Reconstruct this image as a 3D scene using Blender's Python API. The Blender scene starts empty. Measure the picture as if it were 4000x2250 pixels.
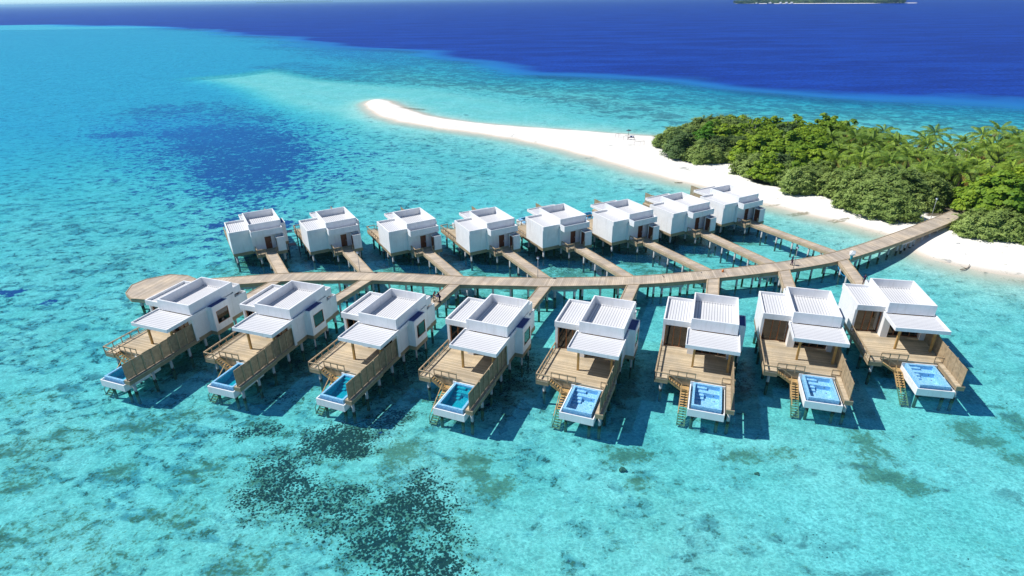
import bpy, math, random
import numpy as np
from mathutils import Matrix, Vector
random.seed(7); RNG = np.random.default_rng(7)
SC = bpy.context.scene
COL = SC.collection
R = math.radians
# ------------------------------------------------------------------ camera
F, PITCH, ROLL, HC = 2328.8, R(25.901), R(-0.795), 41.93      # focal length in px of a 4000 px wide frame
cam = bpy.data.cameras.new('camera'); cam.lens = 36 * F / 4000; cam.sensor_width = 36
cam.clip_start = 0.5; cam.clip_end = 90000
camo = bpy.data.objects.new('camera', cam); COL.objects.link(camo); SC.camera = camo
fwd = Vector((0, math.cos(PITCH), -math.sin(PITCH))); dwn = Vector((0, -math.sin(PITCH), -math.cos(PITCH))); rgt = Vector((1, 0, 0))
cr, sr = math.cos(ROLL), math.sin(ROLL)
ir = rgt * cr - dwn * sr; idn = rgt * sr + dwn * cr
m = Matrix.Identity(4)
for i in range(3):
    m[i][0] = ir[i]; m[i][1] = -idn[i]; m[i][2] = -fwd[i]
m[2][3] = HC
camo.matrix_world = m
# ------------------------------------------------------------------ world, sun, exposure
SUN_EL, SUN_TRAVEL = R(52), R(-8)
tosun = Vector((-math.cos(SUN_TRAVEL) * math.cos(SUN_EL), -math.sin(SUN_TRAVEL) * math.cos(SUN_EL), math.sin(SUN_EL)))
w = bpy.data.worlds.new('World'); SC.world = w; w.use_nodes = True
nt = w.node_tree; sky = nt.nodes.new('ShaderNodeTexSky'); sky.sky_type = 'NISHITA'; sky.sun_disc = False
sky.sun_elevation = SUN_EL; sky.sun_rotation = math.atan2(tosun.x, tosun.y); sky.air_density = 1.0; sky.dust_density = 0.0; sky.ozone_density = 4.0; sky.altitude = 4000
tn = nt.nodes.new('ShaderNodeMix'); tn.data_type = 'RGBA'; tn.blend_type = 'MULTIPLY'; tn.inputs[0].default_value = 1; tn.inputs[7].default_value = (0.80, 0.97, 1.02, 1)
nt.links.new(sky.outputs[0], tn.inputs[6]); nt.links.new(tn.outputs[2], nt.nodes['Background'].inputs[0]); nt.nodes['Background'].inputs[1].default_value = 0.10
sl = bpy.data.lights.new('sun', 'SUN'); sl.energy = 4.2; sl.angle = R(0.5); sl.color = (1, 0.965, 0.91)
so = bpy.data.objects.new('sun', sl); COL.objects.link(so); so.rotation_euler = tosun.to_track_quat('Z', 'Y').to_euler()
SC.view_settings.view_transform = 'Standard'; SC.view_settings.look = 'None'; SC.view_settings.gamma = 1
SC.view_settings.exposure = 0.42
SC.cycles.transparent_max_bounces = 16; SC.cycles.max_bounces = 6

# ------------------------------------------------------------------ helpers
def G(u, v, z=0.0, s=1.5528):
    """point of the photograph (2576 px wide) -> point on the level plane z"""
    a = (u * s - 2000) / F; b = (v * s - 1125) / F
    d = fwd + ir * a + idn * b
    t = (z - HC) / d.z
    return (d.x * t, d.y * t)
def tag(o, label=None, cat=None, group=None, kind=None):
    if label: o['label'] = label
    if cat: o['category'] = cat
    if group: o['group'] = group
    if kind: o['kind'] = kind
    return o
def empty(name, loc=(0, 0, 0), rz=0.0):
    o = bpy.data.objects.new(name, None); COL.objects.link(o); o.location = loc; o.rotation_euler = (0, 0, rz); o.empty_display_size = 0.3
    return o
def kids(o): return KIDS.get(o.name, [])
KIDS = {}
def link(o, parent=None):
    COL.objects.link(o)
    if parent is not None:
        o.parent = parent; KIDS.setdefault(parent.name, []).append(o)
    return o
def copy_tree(o, parent=None):
    c = o.copy(); link(c, parent)
    for ch in kids(o): copy_tree(ch, c)
    return c

class MB:
    def __init__(s, mir=False, A=1.0, dz=0.0): s.v = []; s.f = []; s.mir = mir; s.A = A; s.dz = dz; s.uv = []
    def add(s, vs, fs, uvs=None):
        n = len(s.v); s.v += [tuple(v) for v in vs]; s.f += [tuple(i + n for i in f) for f in fs]
        if uvs: s.uv += uvs
        return s
    def box(s, x0, x1, y0, y1, z0, z1):
        if x0 > x1: x0, x1 = x1, x0
        if y0 > y1: y0, y1 = y1, y0
        if z0 > z1: z0, z1 = z1, z0
        return s.add([(x0,y0,z0),(x1,y0,z0),(x1,y1,z0),(x0,y1,z0),(x0,y0,z1),(x1,y0,z1),(x1,y1,z1),(x0,y1,z1)],
                     [(0,3,2,1),(4,5,6,7),(0,1,5,4),(1,2,6,5),(2,3,7,6),(3,0,4,7)])
    def bar(s, a, b, wx, wz=None):
        """square bar from a to b, wx wide, wz deep"""
        wz = wz or wx; a = Vector(a); b = Vector(b); d = (b - a).normalized()
        up = Vector((0, 0, 1)) if abs(d.z) < 0.9 else Vector((0, 1, 0))
        sx = d.cross(up).normalized() * wx / 2; sz = sx.cross(d).normalized() * wz / 2
        vs = [p + q for p in (a, b) for q in (-sx - sz, sx - sz, sx + sz, -sx + sz)]
        return s.add(vs, [(0,1,2,3),(7,6,5,4),(0,4,5,1),(1,5,6,2),(2,6,7,3),(3,7,4,0)])
    def tube(s, pts, rad, n=8, cap=True):
        pts = [Vector(p) for p in pts]; rad = rad if isinstance(rad, (list, tuple)) else [rad] * len(pts)
        vs = []; fs = []
        for i, p in enumerate(pts):
            d = (pts[min(i + 1, len(pts) - 1)] - pts[max(i - 1, 0)]).normalized()
            up = Vector((0, 0, 1)) if abs(d.z) < 0.9 else Vector((0, 1, 0))
            a = d.cross(up).normalized(); b = a.cross(d).normalized()
            for k in range(n):
                t = 2 * math.pi * k / n; vs.append(p + (a * math.cos(t) + b * math.sin(t)) * rad[i])
        for i in range(len(pts) - 1):
            for k in range(n):
                fs.append((i*n+k, i*n+(k+1)%n, (i+1)*n+(k+1)%n, (i+1)*n+k))
        if cap: fs += [tuple(range(n))[::-1], tuple((len(pts)-1)*n + k for k in range(n))]
        return s.add(vs, fs)
    def prism(s, poly, z0, z1):
        n = len(poly)
        return s.add([(x, y, z0) for x, y in poly] + [(x, y, z1) for x, y in poly],
                     [tuple(range(n))[::-1], tuple(range(n, 2*n))] + [(i, (i+1)%n, n+(i+1)%n, n+i) for i in range(n)])
    def ring(s, x0, x1, y0, y1, z0, z1, t, front=True, back=True, left=True, right=True):
        """walls round a rectangle, butted end to end"""
        if left: s.box(x0, x0+t, y0, y1, z0, z1)
        if right: s.box(x1-t, x1, y0, y1, z0, z1)
        xa = x0 + (t if left else 0); xb = x1 - (t if right else 0)
        if front: s.box(xa, xb, y0, y0+t, z0, z1)
        if back: s.box(xa, xb, y1-t, y1, z0, z1)
        return s
    def mesh(s, name, mat=None, smooth=False):
        k = -1 if s.mir else 1
        me = bpy.data.meshes.new(name)
        me.from_pydata([(x*s.A*k, y*s.A, (z+s.dz)*s.A) for x, y, z in s.v], [], [f[::-1] if s.mir else f for f in s.f])
        if mat: me.materials.append(mat)
        if smooth: me.polygons.foreach_set('use_smooth', [True]*len(me.polygons))
        return me
    def build(s, name, mat, parent=None, smooth=False, loc=None):
        o = bpy.data.objects.new(name, s.mesh(name, mat, smooth)); link(o, parent)
        if loc: o.location = loc
        return o

# ------------------------------------------------------------------ materials
class NB:
    def __init__(s, name):
        s.m = bpy.data.materials.new(name); s.m.use_nodes = True; s.t = s.m.node_tree; s.n = s.t.nodes; s.l = s.t.links
        s.bsdf = s.n['Principled BSDF']; s.out = s.n['Material Output']
    def new(s, typ, **kw):
        n = s.n.new(typ)
        for k, v in kw.items(): setattr(n, k, v)
        return n
    def put(s, sock, val):
        if hasattr(val, 'is_output'): s.l.new(val, sock)
        else:
            if isinstance(val, (tuple, list)) and len(val) == 3 and sock.type == 'RGBA': val = (*val, 1)
            sock.default_value = val
    def math(s, op, a, b=0.0, c=0.0, clamp=False):
        n = s.new('ShaderNodeMath', operation=op, use_clamp=clamp); s.put(n.inputs[0], a); s.put(n.inputs[1], b); s.put(n.inputs[2], c); return n.outputs[0]
    def mix(s, f, a, b):
        n = s.new('ShaderNodeMix', data_type='RGBA'); s.put(n.inputs[0], f); s.put(n.inputs[6], a); s.put(n.inputs[7], b); return n.outputs[2]
    def mul(s, a, b, f=1.0):
        n = s.new('ShaderNodeMix', data_type='RGBA', blend_type='MULTIPLY'); s.put(n.inputs[0], f); s.put(n.inputs[6], a); s.put(n.inputs[7], b); return n.outputs[2]
    def ramp(s, x, a, b, lo=0.0, hi=1.0):
        n = s.new('ShaderNodeMapRange', interpolation_type='SMOOTHSTEP'); s.put(n.inputs[0], x); n.inputs[1].default_value = a; n.inputs[2].default_value = b; n.inputs[3].default_value = lo; n.inputs[4].default_value = hi; return n.outputs[0]
    def noise(s, scale, detail=3, rough=0.5, vec=None, dist=0.0):
        n = s.new('ShaderNodeTexNoise'); n.inputs['Scale'].default_value = scale; n.inputs['Detail'].default_value = detail; n.inputs['Roughness'].default_value = rough; n.inputs['Distortion'].default_value = dist
        if vec is not None: s.l.new(vec, n.inputs['Vector'])
        return n.outputs[0]
    def coord(s, kind='Object', scale=(1,1,1), rot=(0,0,0)):
        c = s.new('ShaderNodeTexCoord'); mp = s.new('ShaderNodeMapping'); s.l.new(c.outputs[kind], mp.inputs[0]); mp.inputs['Scale'].default_value = scale; mp.inputs['Rotation'].default_value = rot; return mp.outputs[0]
    def world(s, scale=(1,1,1), rot=(0,0,0)):
        c = s.new('ShaderNodeNewGeometry'); mp = s.new('ShaderNodeMapping'); s.l.new(c.outputs['Position'], mp.inputs[0]); mp.inputs['Scale'].default_value = scale; mp.inputs['Rotation'].default_value = rot; return mp.outputs[0]
    def attr(s, name):
        n = s.new('ShaderNodeAttribute', attribute_name=name); return n.outputs['Fac']
    def bump(s, h, strength=0.3, dist=0.05):
        n = s.new('ShaderNodeBump'); n.inputs['Strength'].default_value = strength; n.inputs['Distance'].default_value = dist; s.put(n.inputs['Height'], h); return n.outputs[0]
    def schlick(s, f0, normal=None):
        g = s.new('ShaderNodeNewGeometry'); d = s.new('ShaderNodeVectorMath', operation='DOT_PRODUCT'); s.l.new(g.outputs['Incoming'], d.inputs[0]); s.l.new(normal if normal is not None else g.outputs['Normal'], d.inputs[1])
        return s.math('ADD', f0, s.math('MULTIPLY', 1-f0, s.math('POWER', s.math('SUBTRACT', 1.0, s.math('ABSOLUTE', d.outputs['Value']), clamp=True), 5.0)))
    def fin(s, col, rough=0.6, spec=0.4, normal=None):
        s.put(s.bsdf.inputs['Base Color'], col); s.put(s.bsdf.inputs['Roughness'], rough); s.bsdf.inputs['Specular IOR Level'].default_value = spec
        if normal is not None: s.l.new(normal, s.bsdf.inputs['Normal'])
        return s.m

def plain(name, col, rough=0.6, spec=0.4, var=0.12, sc=1.5):
    b = NB(name); n = b.noise(sc, 4, 0.6, b.coord())
    return b.fin(b.mix(b.ramp(n, 0.3, 0.7), tuple(c*(1-var) for c in col), tuple(min(1, c*(1+var*0.6)) for c in col)), rough, spec)
def wood(name, axis, c0, c1, width, rough=0.75):
    """planks side by side along one axis ('UV' takes the mesh's own run)"""
    b = NB(name)
    if axis == 'UV':
        c = b.new('ShaderNodeUVMap'); vec = c.outputs[0]; ax = 0
    else:
        c = b.new('ShaderNodeTexCoord'); vec = c.outputs['Object']; ax = 'XYZ'.index(axis)
    sp = b.new('ShaderNodeSeparateXYZ'); b.l.new(vec, sp.inputs[0])
    q = b.math('DIVIDE', sp.outputs[ax], width); fl = b.math('FLOOR', q); fr = b.math('SUBTRACT', q, fl)
    wn = b.new('ShaderNodeTexWhiteNoise', noise_dimensions='1D'); b.l.new(fl, wn.inputs['W'])
    gap = b.math('LESS_THAN', fr, 0.1)
    n = b.noise(0.35, 5, 0.65, b.world()); n2 = b.noise(9, 3, 0.6, vec)
    f = b.math('ADD', b.math('MULTIPLY', wn.outputs['Value'], 0.7), b.math('MULTIPLY', n2, 0.35))
    col = b.mix(f, c0, c1); col = b.mul(col, b.mix(b.ramp(n, 0.35, 0.7), (0.76, 0.77, 0.80), (1.10, 1.06, 1.0)))
    col = b.mix(b.math('MULTIPLY', gap, 0.55), col, tuple(c*0.35 for c in c0))
    return b.fin(col, rough, 0.25, b.bump(b.math('SUBTRACT', 1.0, gap), 0.4, 0.01))
def foliage(name, ca, cb, cc, trans=0.35):
    b = NB(name)
    g = b.attr('tone'); oi = b.new('ShaderNodeObjectInfo')
    col = b.mix(g, ca, cb); col = b.mix(b.math('MULTIPLY', oi.outputs['Random'], 0.55), col, cc)
    b.put(b.bsdf.inputs['Base Color'], col); b.bsdf.inputs['Roughness'].default_value = 0.6; b.bsdf.inputs['Specular IOR Level'].default_value = 0.25
    t = b.new('ShaderNodeBsdfTranslucent'); b.put(t.inputs[0], col); mx = b.new('ShaderNodeMixShader'); mx.inputs[0].default_value = trans
    b.l.new(b.bsdf.outputs[0], mx.inputs[1]); b.l.new(t.outputs[0], mx.inputs[2]); b.l.new(mx.outputs[0], b.out.inputs[0])
    return b.m
def mk_white():
    b = NB('white_paint'); n = b.noise(0.8, 5, 0.65, b.world()); st = b.noise(1.0, 4, 0.6, b.world(scale=(3, 3, 0.3)))
    col = b.mix(b.ramp(n, 0.35, 0.7), (0.76, 0.76, 0.76), (0.83, 0.83, 0.825)); col = b.mul(col, b.mix(b.ramp(st, 0.5, 0.78), (1, 1, 1), (0.88, 0.87, 0.84)))
    return b.fin(col, 0.55, 0.3)
def mk_roof():
    b = NB('roof_sheet'); n = b.noise(0.7, 4, 0.6, b.coord()); n2 = b.noise(6, 3, 0.6, b.coord())
    return b.fin(b.mix(b.math('ADD', b.math('MULTIPLY', n, 0.7), b.math('MULTIPLY', n2, 0.3)), (0.66, 0.66, 0.67), (0.78, 0.78, 0.78)), 0.45, 0.5)
def mk_seam(name, axis, width):
    b = NB(name); c = b.new('ShaderNodeTexCoord'); sp = b.new('ShaderNodeSeparateXYZ'); b.l.new(c.outputs['Object'], sp.inputs[0])
    q = b.math('DIVIDE', sp.outputs[axis], width); fr = b.math('SUBTRACT', q, b.math('FLOOR', q)); g = b.math('LESS_THAN', fr, 0.22)
    n = b.noise(0.7, 4, 0.6, b.coord()); n2 = b.noise(6, 3, 0.6, b.coord())
    col = b.mix(b.math('ADD', b.math('MULTIPLY', n, 0.7), b.math('MULTIPLY', n2, 0.3)), (0.60, 0.60, 0.61), (0.71, 0.71, 0.715))
    return b.fin(b.mix(b.math('MULTIPLY', g, 0.75), col, (0.22, 0.22, 0.25)), 0.45, 0.5, b.bump(b.math('SUBTRACT', 1.0, g), 0.5, 0.03))
def mk_pile():
    b = NB('concrete_stilt'); g = b.new('ShaderNodeNewGeometry'); sp = b.new('ShaderNodeSeparateXYZ'); b.l.new(g.outputs['Position'], sp.inputs[0])
    n = b.noise(2.5, 4, 0.6, b.world()); z = b.math('ADD', sp.outputs[2], b.math('MULTIPLY', b.math('SUBTRACT', n, 0.5), 0.5))
    f = b.ramp(z, 0.28, 0.42); f2 = b.ramp(z, -0.2, 0.0)
    col = b.mix(f, b.mix(f2, (0.16, 0.14, 0.06), (0.035, 0.04, 0.03)), b.mix(n, (0.38, 0.38, 0.38), (0.54, 0.54, 0.54)))
    return b.fin(col, 0.8, 0.3)
def mk_tile():
    b = NB('pool_mosaic'); v = b.new('ShaderNodeTexVoronoi', distance='CHEBYCHEV'); v.inputs['Scale'].default_value = 9; v.inputs['Randomness'].default_value = 0.25; b.l.new(b.coord(), v.inputs['Vector'])
    sp = b.new('ShaderNodeSeparateColor'); b.l.new(v.outputs['Color'], sp.inputs[0])
    return b.fin(b.mix(sp.outputs[0], (0.14, 0.40, 0.66), (0.33, 0.62, 0.84)), 0.25, 0.5)
def mk_glass(name='window_glass', tint=(0.25, 0.27, 0.28)):
    b = NB(name); t = b.new('ShaderNodeBsdfTransparent'); b.put(t.inputs[0], tint); g = b.new('ShaderNodeBsdfGlossy'); g.inputs['Roughness'].default_value = 0.03
    mx = b.new('ShaderNodeMixShader'); b.l.new(b.schlick(0.10), mx.inputs[0])
    b.l.new(t.outputs[0], mx.inputs[1]); b.l.new(g.outputs[0], mx.inputs[2]); b.l.new(mx.outputs[0], b.out.inputs[0]); return b.m
def mk_poolwater():
    b = NB('pool_water'); t = b.new('ShaderNodeBsdfTransparent'); b.put(t.inputs[0], (0.42, 0.88, 0.86)); g = b.new('ShaderNodeBsdfGlossy'); g.inputs['Roughness'].default_value = 0.05
    n = b.noise(6, 3, 0.5, b.coord()); bp = b.bump(n, 0.2, 0.03); b.l.new(bp, g.inputs['Normal'])
    mx = b.new('ShaderNodeMixShader'); b.l.new(b.schlick(0.02), mx.inputs[0])
    b.l.new(t.outputs[0], mx.inputs[1]); b.l.new(g.outputs[0], mx.inputs[2]); b.l.new(mx.outputs[0], b.out.inputs[0]); return b.m
def mk_water():
    b = NB('sea_water'); dep = b.attr('depth')
    # ripple net: caustic light painted into the tint of the transparent surface
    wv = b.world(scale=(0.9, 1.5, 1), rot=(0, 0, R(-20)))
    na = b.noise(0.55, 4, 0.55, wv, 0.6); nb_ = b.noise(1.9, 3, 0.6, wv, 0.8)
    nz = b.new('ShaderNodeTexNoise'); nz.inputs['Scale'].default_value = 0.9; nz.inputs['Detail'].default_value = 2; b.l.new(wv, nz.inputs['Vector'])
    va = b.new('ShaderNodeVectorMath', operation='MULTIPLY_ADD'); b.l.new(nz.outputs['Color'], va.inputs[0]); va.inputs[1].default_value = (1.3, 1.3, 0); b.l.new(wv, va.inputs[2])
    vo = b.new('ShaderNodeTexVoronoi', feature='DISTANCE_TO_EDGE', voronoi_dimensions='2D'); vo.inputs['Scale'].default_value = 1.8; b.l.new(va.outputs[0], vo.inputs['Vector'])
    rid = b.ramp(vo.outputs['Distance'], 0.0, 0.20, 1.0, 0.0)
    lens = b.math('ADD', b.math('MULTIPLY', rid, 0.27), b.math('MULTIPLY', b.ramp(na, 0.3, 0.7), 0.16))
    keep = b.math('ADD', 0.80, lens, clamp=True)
    gi = b.new('ShaderNodeNewGeometry'); dt = b.new('ShaderNodeVectorMath', operation='DOT_PRODUCT'); b.l.new(gi.outputs['Incoming'], dt.inputs[0]); b.l.new(gi.outputs['Normal'], dt.inputs[1])
    c2 = b.math('MULTIPLY', dt.outputs['Value'], dt.outputs['Value']); ct = b.math('SQRT', b.math('SUBTRACT', 1.0, b.math('DIVIDE', b.math('SUBTRACT', 1.0, c2), 1.77)))
    pth = b.math('DIVIDE', dep, ct)          # slant path of the refracted ray
    def ex(k): return b.math('POWER', 2.71828, b.math('MULTIPLY', pth, -k))
    cc = b.new('ShaderNodeCombineColor')
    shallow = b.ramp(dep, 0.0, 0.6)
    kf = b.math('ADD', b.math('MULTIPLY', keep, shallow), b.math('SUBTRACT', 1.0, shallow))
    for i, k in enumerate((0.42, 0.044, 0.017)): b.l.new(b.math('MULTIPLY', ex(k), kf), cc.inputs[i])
    tr = b.new('ShaderNodeBsdfTransparent'); b.l.new(cc.outputs[0], tr.inputs[0])
    df = b.new('ShaderNodeBsdfDiffuse')
    big = b.noise(0.02, 4, 0.6, b.world(scale=(0.45, 1.4, 1), rot=(0, 0, R(8))))
    sea = b.mix(b.ramp(big, 0.35, 0.7), (0.001, 0.020, 0.24), (0.003, 0.040, 0.34)); sea = b.mul(sea, b.mix(b.ramp(na, 0.25, 0.75), (0.55, 0.55, 0.62), (1.35, 1.35, 1.22)))
    mid_ = b.noise(0.11, 4, 0.65, b.world(scale=(0.4, 1.5, 1), rot=(0, 0, R(8)))); sea = b.mul(sea, b.mix(b.ramp(mid_, 0.3, 0.7), (0.78, 0.78, 0.82), (1.2, 1.2, 1.12)))
    sc = b.mix(b.ramp(dep, 3.0, 10.0), (0.015, 0.22, 0.58), sea)
    b.l.new(sc, df.inputs[0])
    mx = b.new('ShaderNodeMixShader'); b.l.new(b.math('SUBTRACT', 1.0, b.math('POWER', 2.71828, b.math('MULTIPLY', b.math('POWER', b.math('DIVIDE', pth, 6.6), 2.2), -1.0))), mx.inputs[0]); b.l.new(tr.outputs[0], mx.inputs[1]); b.l.new(df.outputs[0], mx.inputs[2])
    gl = b.new('ShaderNodeBsdfGlossy'); gl.inputs['Roughness'].default_value = 0.16
    n3 = b.noise(0.8, 5, 0.65, b.world(scale=(0.55, 1.3, 1), rot=(0, 0, R(-14)))); bp = b.bump(n3, 0.35, 0.3); b.l.new(bp, gl.inputs['Normal'])
    frs = b.schlick(0.02, bp)
    m2 = b.new('ShaderNodeMixShader'); b.l.new(b.math('MINIMUM', b.math('MULTIPLY', frs, 0.6), 0.12), m2.inputs[0]); b.l.new(mx.outputs[0], m2.inputs[1]); b.l.new(gl.outputs[0], m2.inputs[2])
    b.l.new(m2.outputs[0], b.out.inputs[0]); return b.m
def mk_bed():
    b = NB('sand_and_reef'); W = b.world()
    n1 = b.noise(0.9, 5, 0.65, b.world(scale=(1, 1.25, 1))); n2 = b.noise(0.12, 5, 0.6, W, 0.5); n3 = b.noise(0.035, 4, 0.55, W); n4 = b.noise(0.75, 5, 0.65, W, 0.4); n5 = b.noise(3.0, 4, 0.65, W, 0.3)
    n6 = b.noise(0.33, 5, 0.65, b.world(scale=(1, 1.5, 1), rot=(0, 0, R(-15))), 0.6)
    g = b.new('ShaderNodeNewGeometry'); sp = b.new('ShaderNodeSeparateXYZ'); b.l.new(g.outputs['Position'], sp.inputs[0]); z = sp.outputs[2]
    sand = b.mix(n1, (0.74, 0.72, 0.64), (0.90, 0.88, 0.80))
    dry = b.mix(n2, (0.76, 0.72, 0.65), (0.84, 0.81, 0.75))
    wet = b.mix(b.ramp(z, 0.02, 0.42), (0.56, 0.50, 0.41), dry)
    sand = b.mul(sand, b.mix(b.ramp(n5, 0.35, 0.65), (0.62, 0.72, 0.71), (1.08, 1.08, 1.06)))
    under = b.mul(sand, b.mix(b.ramp(n2, 0.35, 0.68), (0.78, 0.90, 0.87), (1, 1, 1)))
    und = b.ramp(z, -0.7, -0.25)
    # loose rubble and algae flecks over the lagoon floor
    fk = b.math('ADD', b.math('MULTIPLY', n4, 0.5), b.math('MULTIPLY', n5, 0.5)); flk = b.math('MULTIPLY', b.ramp(fk, 0.49, 0.60), b.math('ADD', 0.30, b.math('MULTIPLY', b.ramp(n6, 0.45, 0.62), 0.75)))
    under = b.mix(b.math('MULTIPLY', flk, b.math('ADD', 0.18, b.math('MULTIPLY', b.attr('rubble'), 0.85)), clamp=True), under, (0.07, 0.12, 0.09))
    under = b.mul(under, b.mix(b.math('MULTIPLY', b.ramp(n6, 0.46, 0.68), b.attr('rubble'), clamp=True), (1, 1, 1), (0.42, 0.57, 0.66)))
    col = b.mix(und, under, wet)
    def patch(col, name, c, lo, hi, nz, soft, amt=1.0):
        a = b.attr(name); f = b.math('ADD', a, b.math('MULTIPLY', b.math('SUBTRACT', nz, 0.5), soft)); return b.mix(b.math('MULTIPLY', b.ramp(f, lo, hi), amt), col, c)
    n7 = b.noise(4.6, 4, 0.65, W, 0.3); fine = b.math('ADD', b.math('ADD', b.math('MULTIPLY', n6, 0.35), b.math('MULTIPLY', n5, 0.45)), b.math('MULTIPLY', n4, 0.20))
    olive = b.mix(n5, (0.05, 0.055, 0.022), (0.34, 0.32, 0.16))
    col = patch(col, 'algae_shade', olive, 0.25, 0.80, fine, 5.0, 0.80)  # algae, plus painted shade below villas and boardwalk
    flat = b.mix(n2, (0.05, 0.09, 0.12), (0.30, 0.31, 0.26))
    col = patch(col, 'reef', flat, 0.3, 0.8, b.math('ADD', b.math('MULTIPLY', n2, 0.55), b.math('MULTIPLY', n6, 0.45)), 4.2, 0.85)
    vor = b.new('ShaderNodeTexVoronoi'); vor.inputs['Scale'].default_value = 3.8; b.l.new(W, vor.inputs['Vector'])
    cn = b.math('ADD', b.math('ADD', b.math('MULTIPLY', n7, 0.55), b.math('MULTIPLY', n4, 0.30)), b.math('MULTIPLY', vor.outputs['Distance'], -0.25)); cn = b.math('ADD', cn, b.math('MULTIPLY', n2, 0.35))
    col = patch(col, 'coral_shade', b.mix(n1, (0.010, 0.013, 0.008), (0.06, 0.058, 0.022)), 0.44, 0.62, cn, 3.2, 0.96)  # coral, plus villa shade painted in as dark flecks
    gn = b.math('ADD', b.math('ADD', b.math('MULTIPLY', n4, 0.5), b.math('MULTIPLY', n6, 0.35)), b.math('MULTIPLY', n2, 0.15))
    col = patch(col, 'grass', b.mix(n1, (0.012, 0.026, 0.17), (0.03, 0.07, 0.27)), 0.34, 0.62, gn, 3.2, 0.97)
    lit = b.mix(n1, (0.07, 0.06, 0.04), (0.20, 0.17, 0.12)); col = patch(col, 'litter', lit, 0.4, 0.7, n4, 0.8)
    col = patch(col, 'wrack', (0.22, 0.20, 0.13), 0.5, 0.8, n1, 1.2, 0.8)
    return b.fin(col, 0.95, 0.1, b.bump(n4, 0.5, 0.12))

MW = mk_white(); MR = mk_roof(); MP = mk_pile(); MT = mk_tile(); MRX = mk_seam('roof_sheet_long', 0, 0.33); MRY = mk_seam('roof_sheet_cross', 1, 0.36); MNB = plain('navy_shaded_membrane', (0.025, 0.045, 0.20), 0.5, 0.4, 0.15, 2); MG = mk_glass(); MPW = mk_poolwater(); MSEA = mk_water(); MBED = mk_bed()
MD = wood('deck_planks', 'Y', (0.40, 0.32, 0.21), (0.68, 0.57, 0.41), 0.20)
MF = wood('fascia_boards', 'Z', (0.30, 0.23, 0.14), (0.46, 0.36, 0.23), 0.16)
MRL = plain('rail_timber', (0.42, 0.31, 0.19), 0.7, 0.25, 0.2, 3)
MST = plain('stair_timber', (0.46, 0.30, 0.13), 0.7, 0.25, 0.22, 3)
MSC = plain('screen_timber', (0.36, 0.27, 0.165), 0.75, 0.2, 0.22, 2.2)
MPO = plain('post_timber', (0.50, 0.30, 0.10), 0.6, 0.3, 0.2, 2)
MWK = wood('walkway_planks', 'UV', (0.42, 0.345, 0.26), (0.64, 0.545, 0.43), 0.30)
MBM = plain('beam_timber', (0.40, 0.31, 0.20), 0.75, 0.2, 0.2, 1.2)
MDR = plain('door_wood', (0.17, 0.055, 0.022), 0.4, 0.4, 0.25, 4)
MFR = plain('frame_wood', (0.26, 0.10, 0.035), 0.45, 0.4, 0.2, 4)
MGY = plain('grey_panel', (0.20, 0.21, 0.23), 0.5, 0.4, 0.1, 2)
MIN = plain('interior_wall', (0.30, 0.27, 0.24), 0.8, 0.2, 0.1, 1)
MDK = plain('dark_metal', (0.06, 0.07, 0.09), 0.5, 0.5, 0.15, 3)
MMT = plain('galvanised_metal', (0.35, 0.36, 0.37), 0.4, 0.5, 0.15, 3)

# ------------------------------------------------------------------ terrain and sea
VP = {'B1': (-58.06,123.03,209.7),'B2': (-42.4,123.62,209.8),'B3': (-25.48,122.35,209.5),'B4': (-8.97,122.21,208.0),'B5': (6.13,123.99,207.3),'B6': (20.74,126.55,208.1),'B7': (34.24,131.15,208.8),'B8': (47.21,136.84,208.5),
      'V1': (-54.66,82.0,-20.6),'V2': (-38.92,80.1,-19.6),'V3': (-22.5,76.82,-22.2),'V4': (-6.59,74.37,-22.5),'V5': (9.4,73.24,-21.3),'V6': (25.31,73.65,-18.6),'V7': (40.41,75.12,-16.1),'V8': (55.57,77.61,-11.8)}
def sdf(P, poly):
    """signed distance (inside > 0) of points to a polygon"""
    P = np.asarray(P); q = np.asarray(poly, float); d = np.full(len(P), 1e18); ins = np.zeros(len(P), bool)
    for i in range(len(q)):
        a = q[i]; b_ = q[(i+1) % len(q)]; e = b_ - a; wv = P - a
        t = np.clip((wv @ e) / (e @ e + 1e-12), 0, 1); dd = wv - t[:, None] * e; d = np.minimum(d, (dd**2).sum(1))
        c = ((a[1] > P[:, 1]) != (b_[1] > P[:, 1])) & (P[:, 0] < (b_[0]-a[0]) * (P[:, 1]-a[1]) / (b_[1]-a[1] + 1e-12) + a[0]); ins ^= c
    return np.where(ins, 1, -1) * np.sqrt(d)
def ss(x, a, b_): t = np.clip((x-a)/(b_-a), 0, 1); return t*t*(3-2*t)
def gp(pts, z=0.0): return [G(u, v, z) for u, v in pts]
SAND = gp([(922,272),(917,262),(922,255),(935,251),(955,250),(978,254),(1000,264),(1040,279),(1080,291),(1130,300),(1200,309),(1300,318),(1400,325),(1500,332),(1580,338),(1650,343)]) \
     + [G(u, v+9, 5.6) for u, v in [(1700,325),(1750,312),(1850,292),(1900,298),(2050,301),(2150,306),(2220,313),(2290,327),(2400,332),(2500,324),(2700,322)]] + [(260,120),(240,60),(110,72)] \
     + gp([(2576,697),(2480,683),(2400,668),(2340,650),(2290,628),(2250,600),(2200,584),(2120,562),(2040,543),(1960,524),(1880,505),(1800,480),(1700,456),(1600,430),(1500,401),(1400,374),(1300,352),(1200,336),(1100,323),(1000,306),(950,292)])
EDGE = [G(u*0.644, v*0.644) for u, v in [(-900,110),(0,100),(233,95),(776,108),(1048,145),(1203,165),(1397,190),(1630,222),(2000,290),(2466,314),(2700,340),(2893,362),(3242,385),(3553,408),(4000,432),(4600,452)]]
LAND = EDGE + [(700,60),(300,-60),(-900,-60),(-1600,900)]
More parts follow.
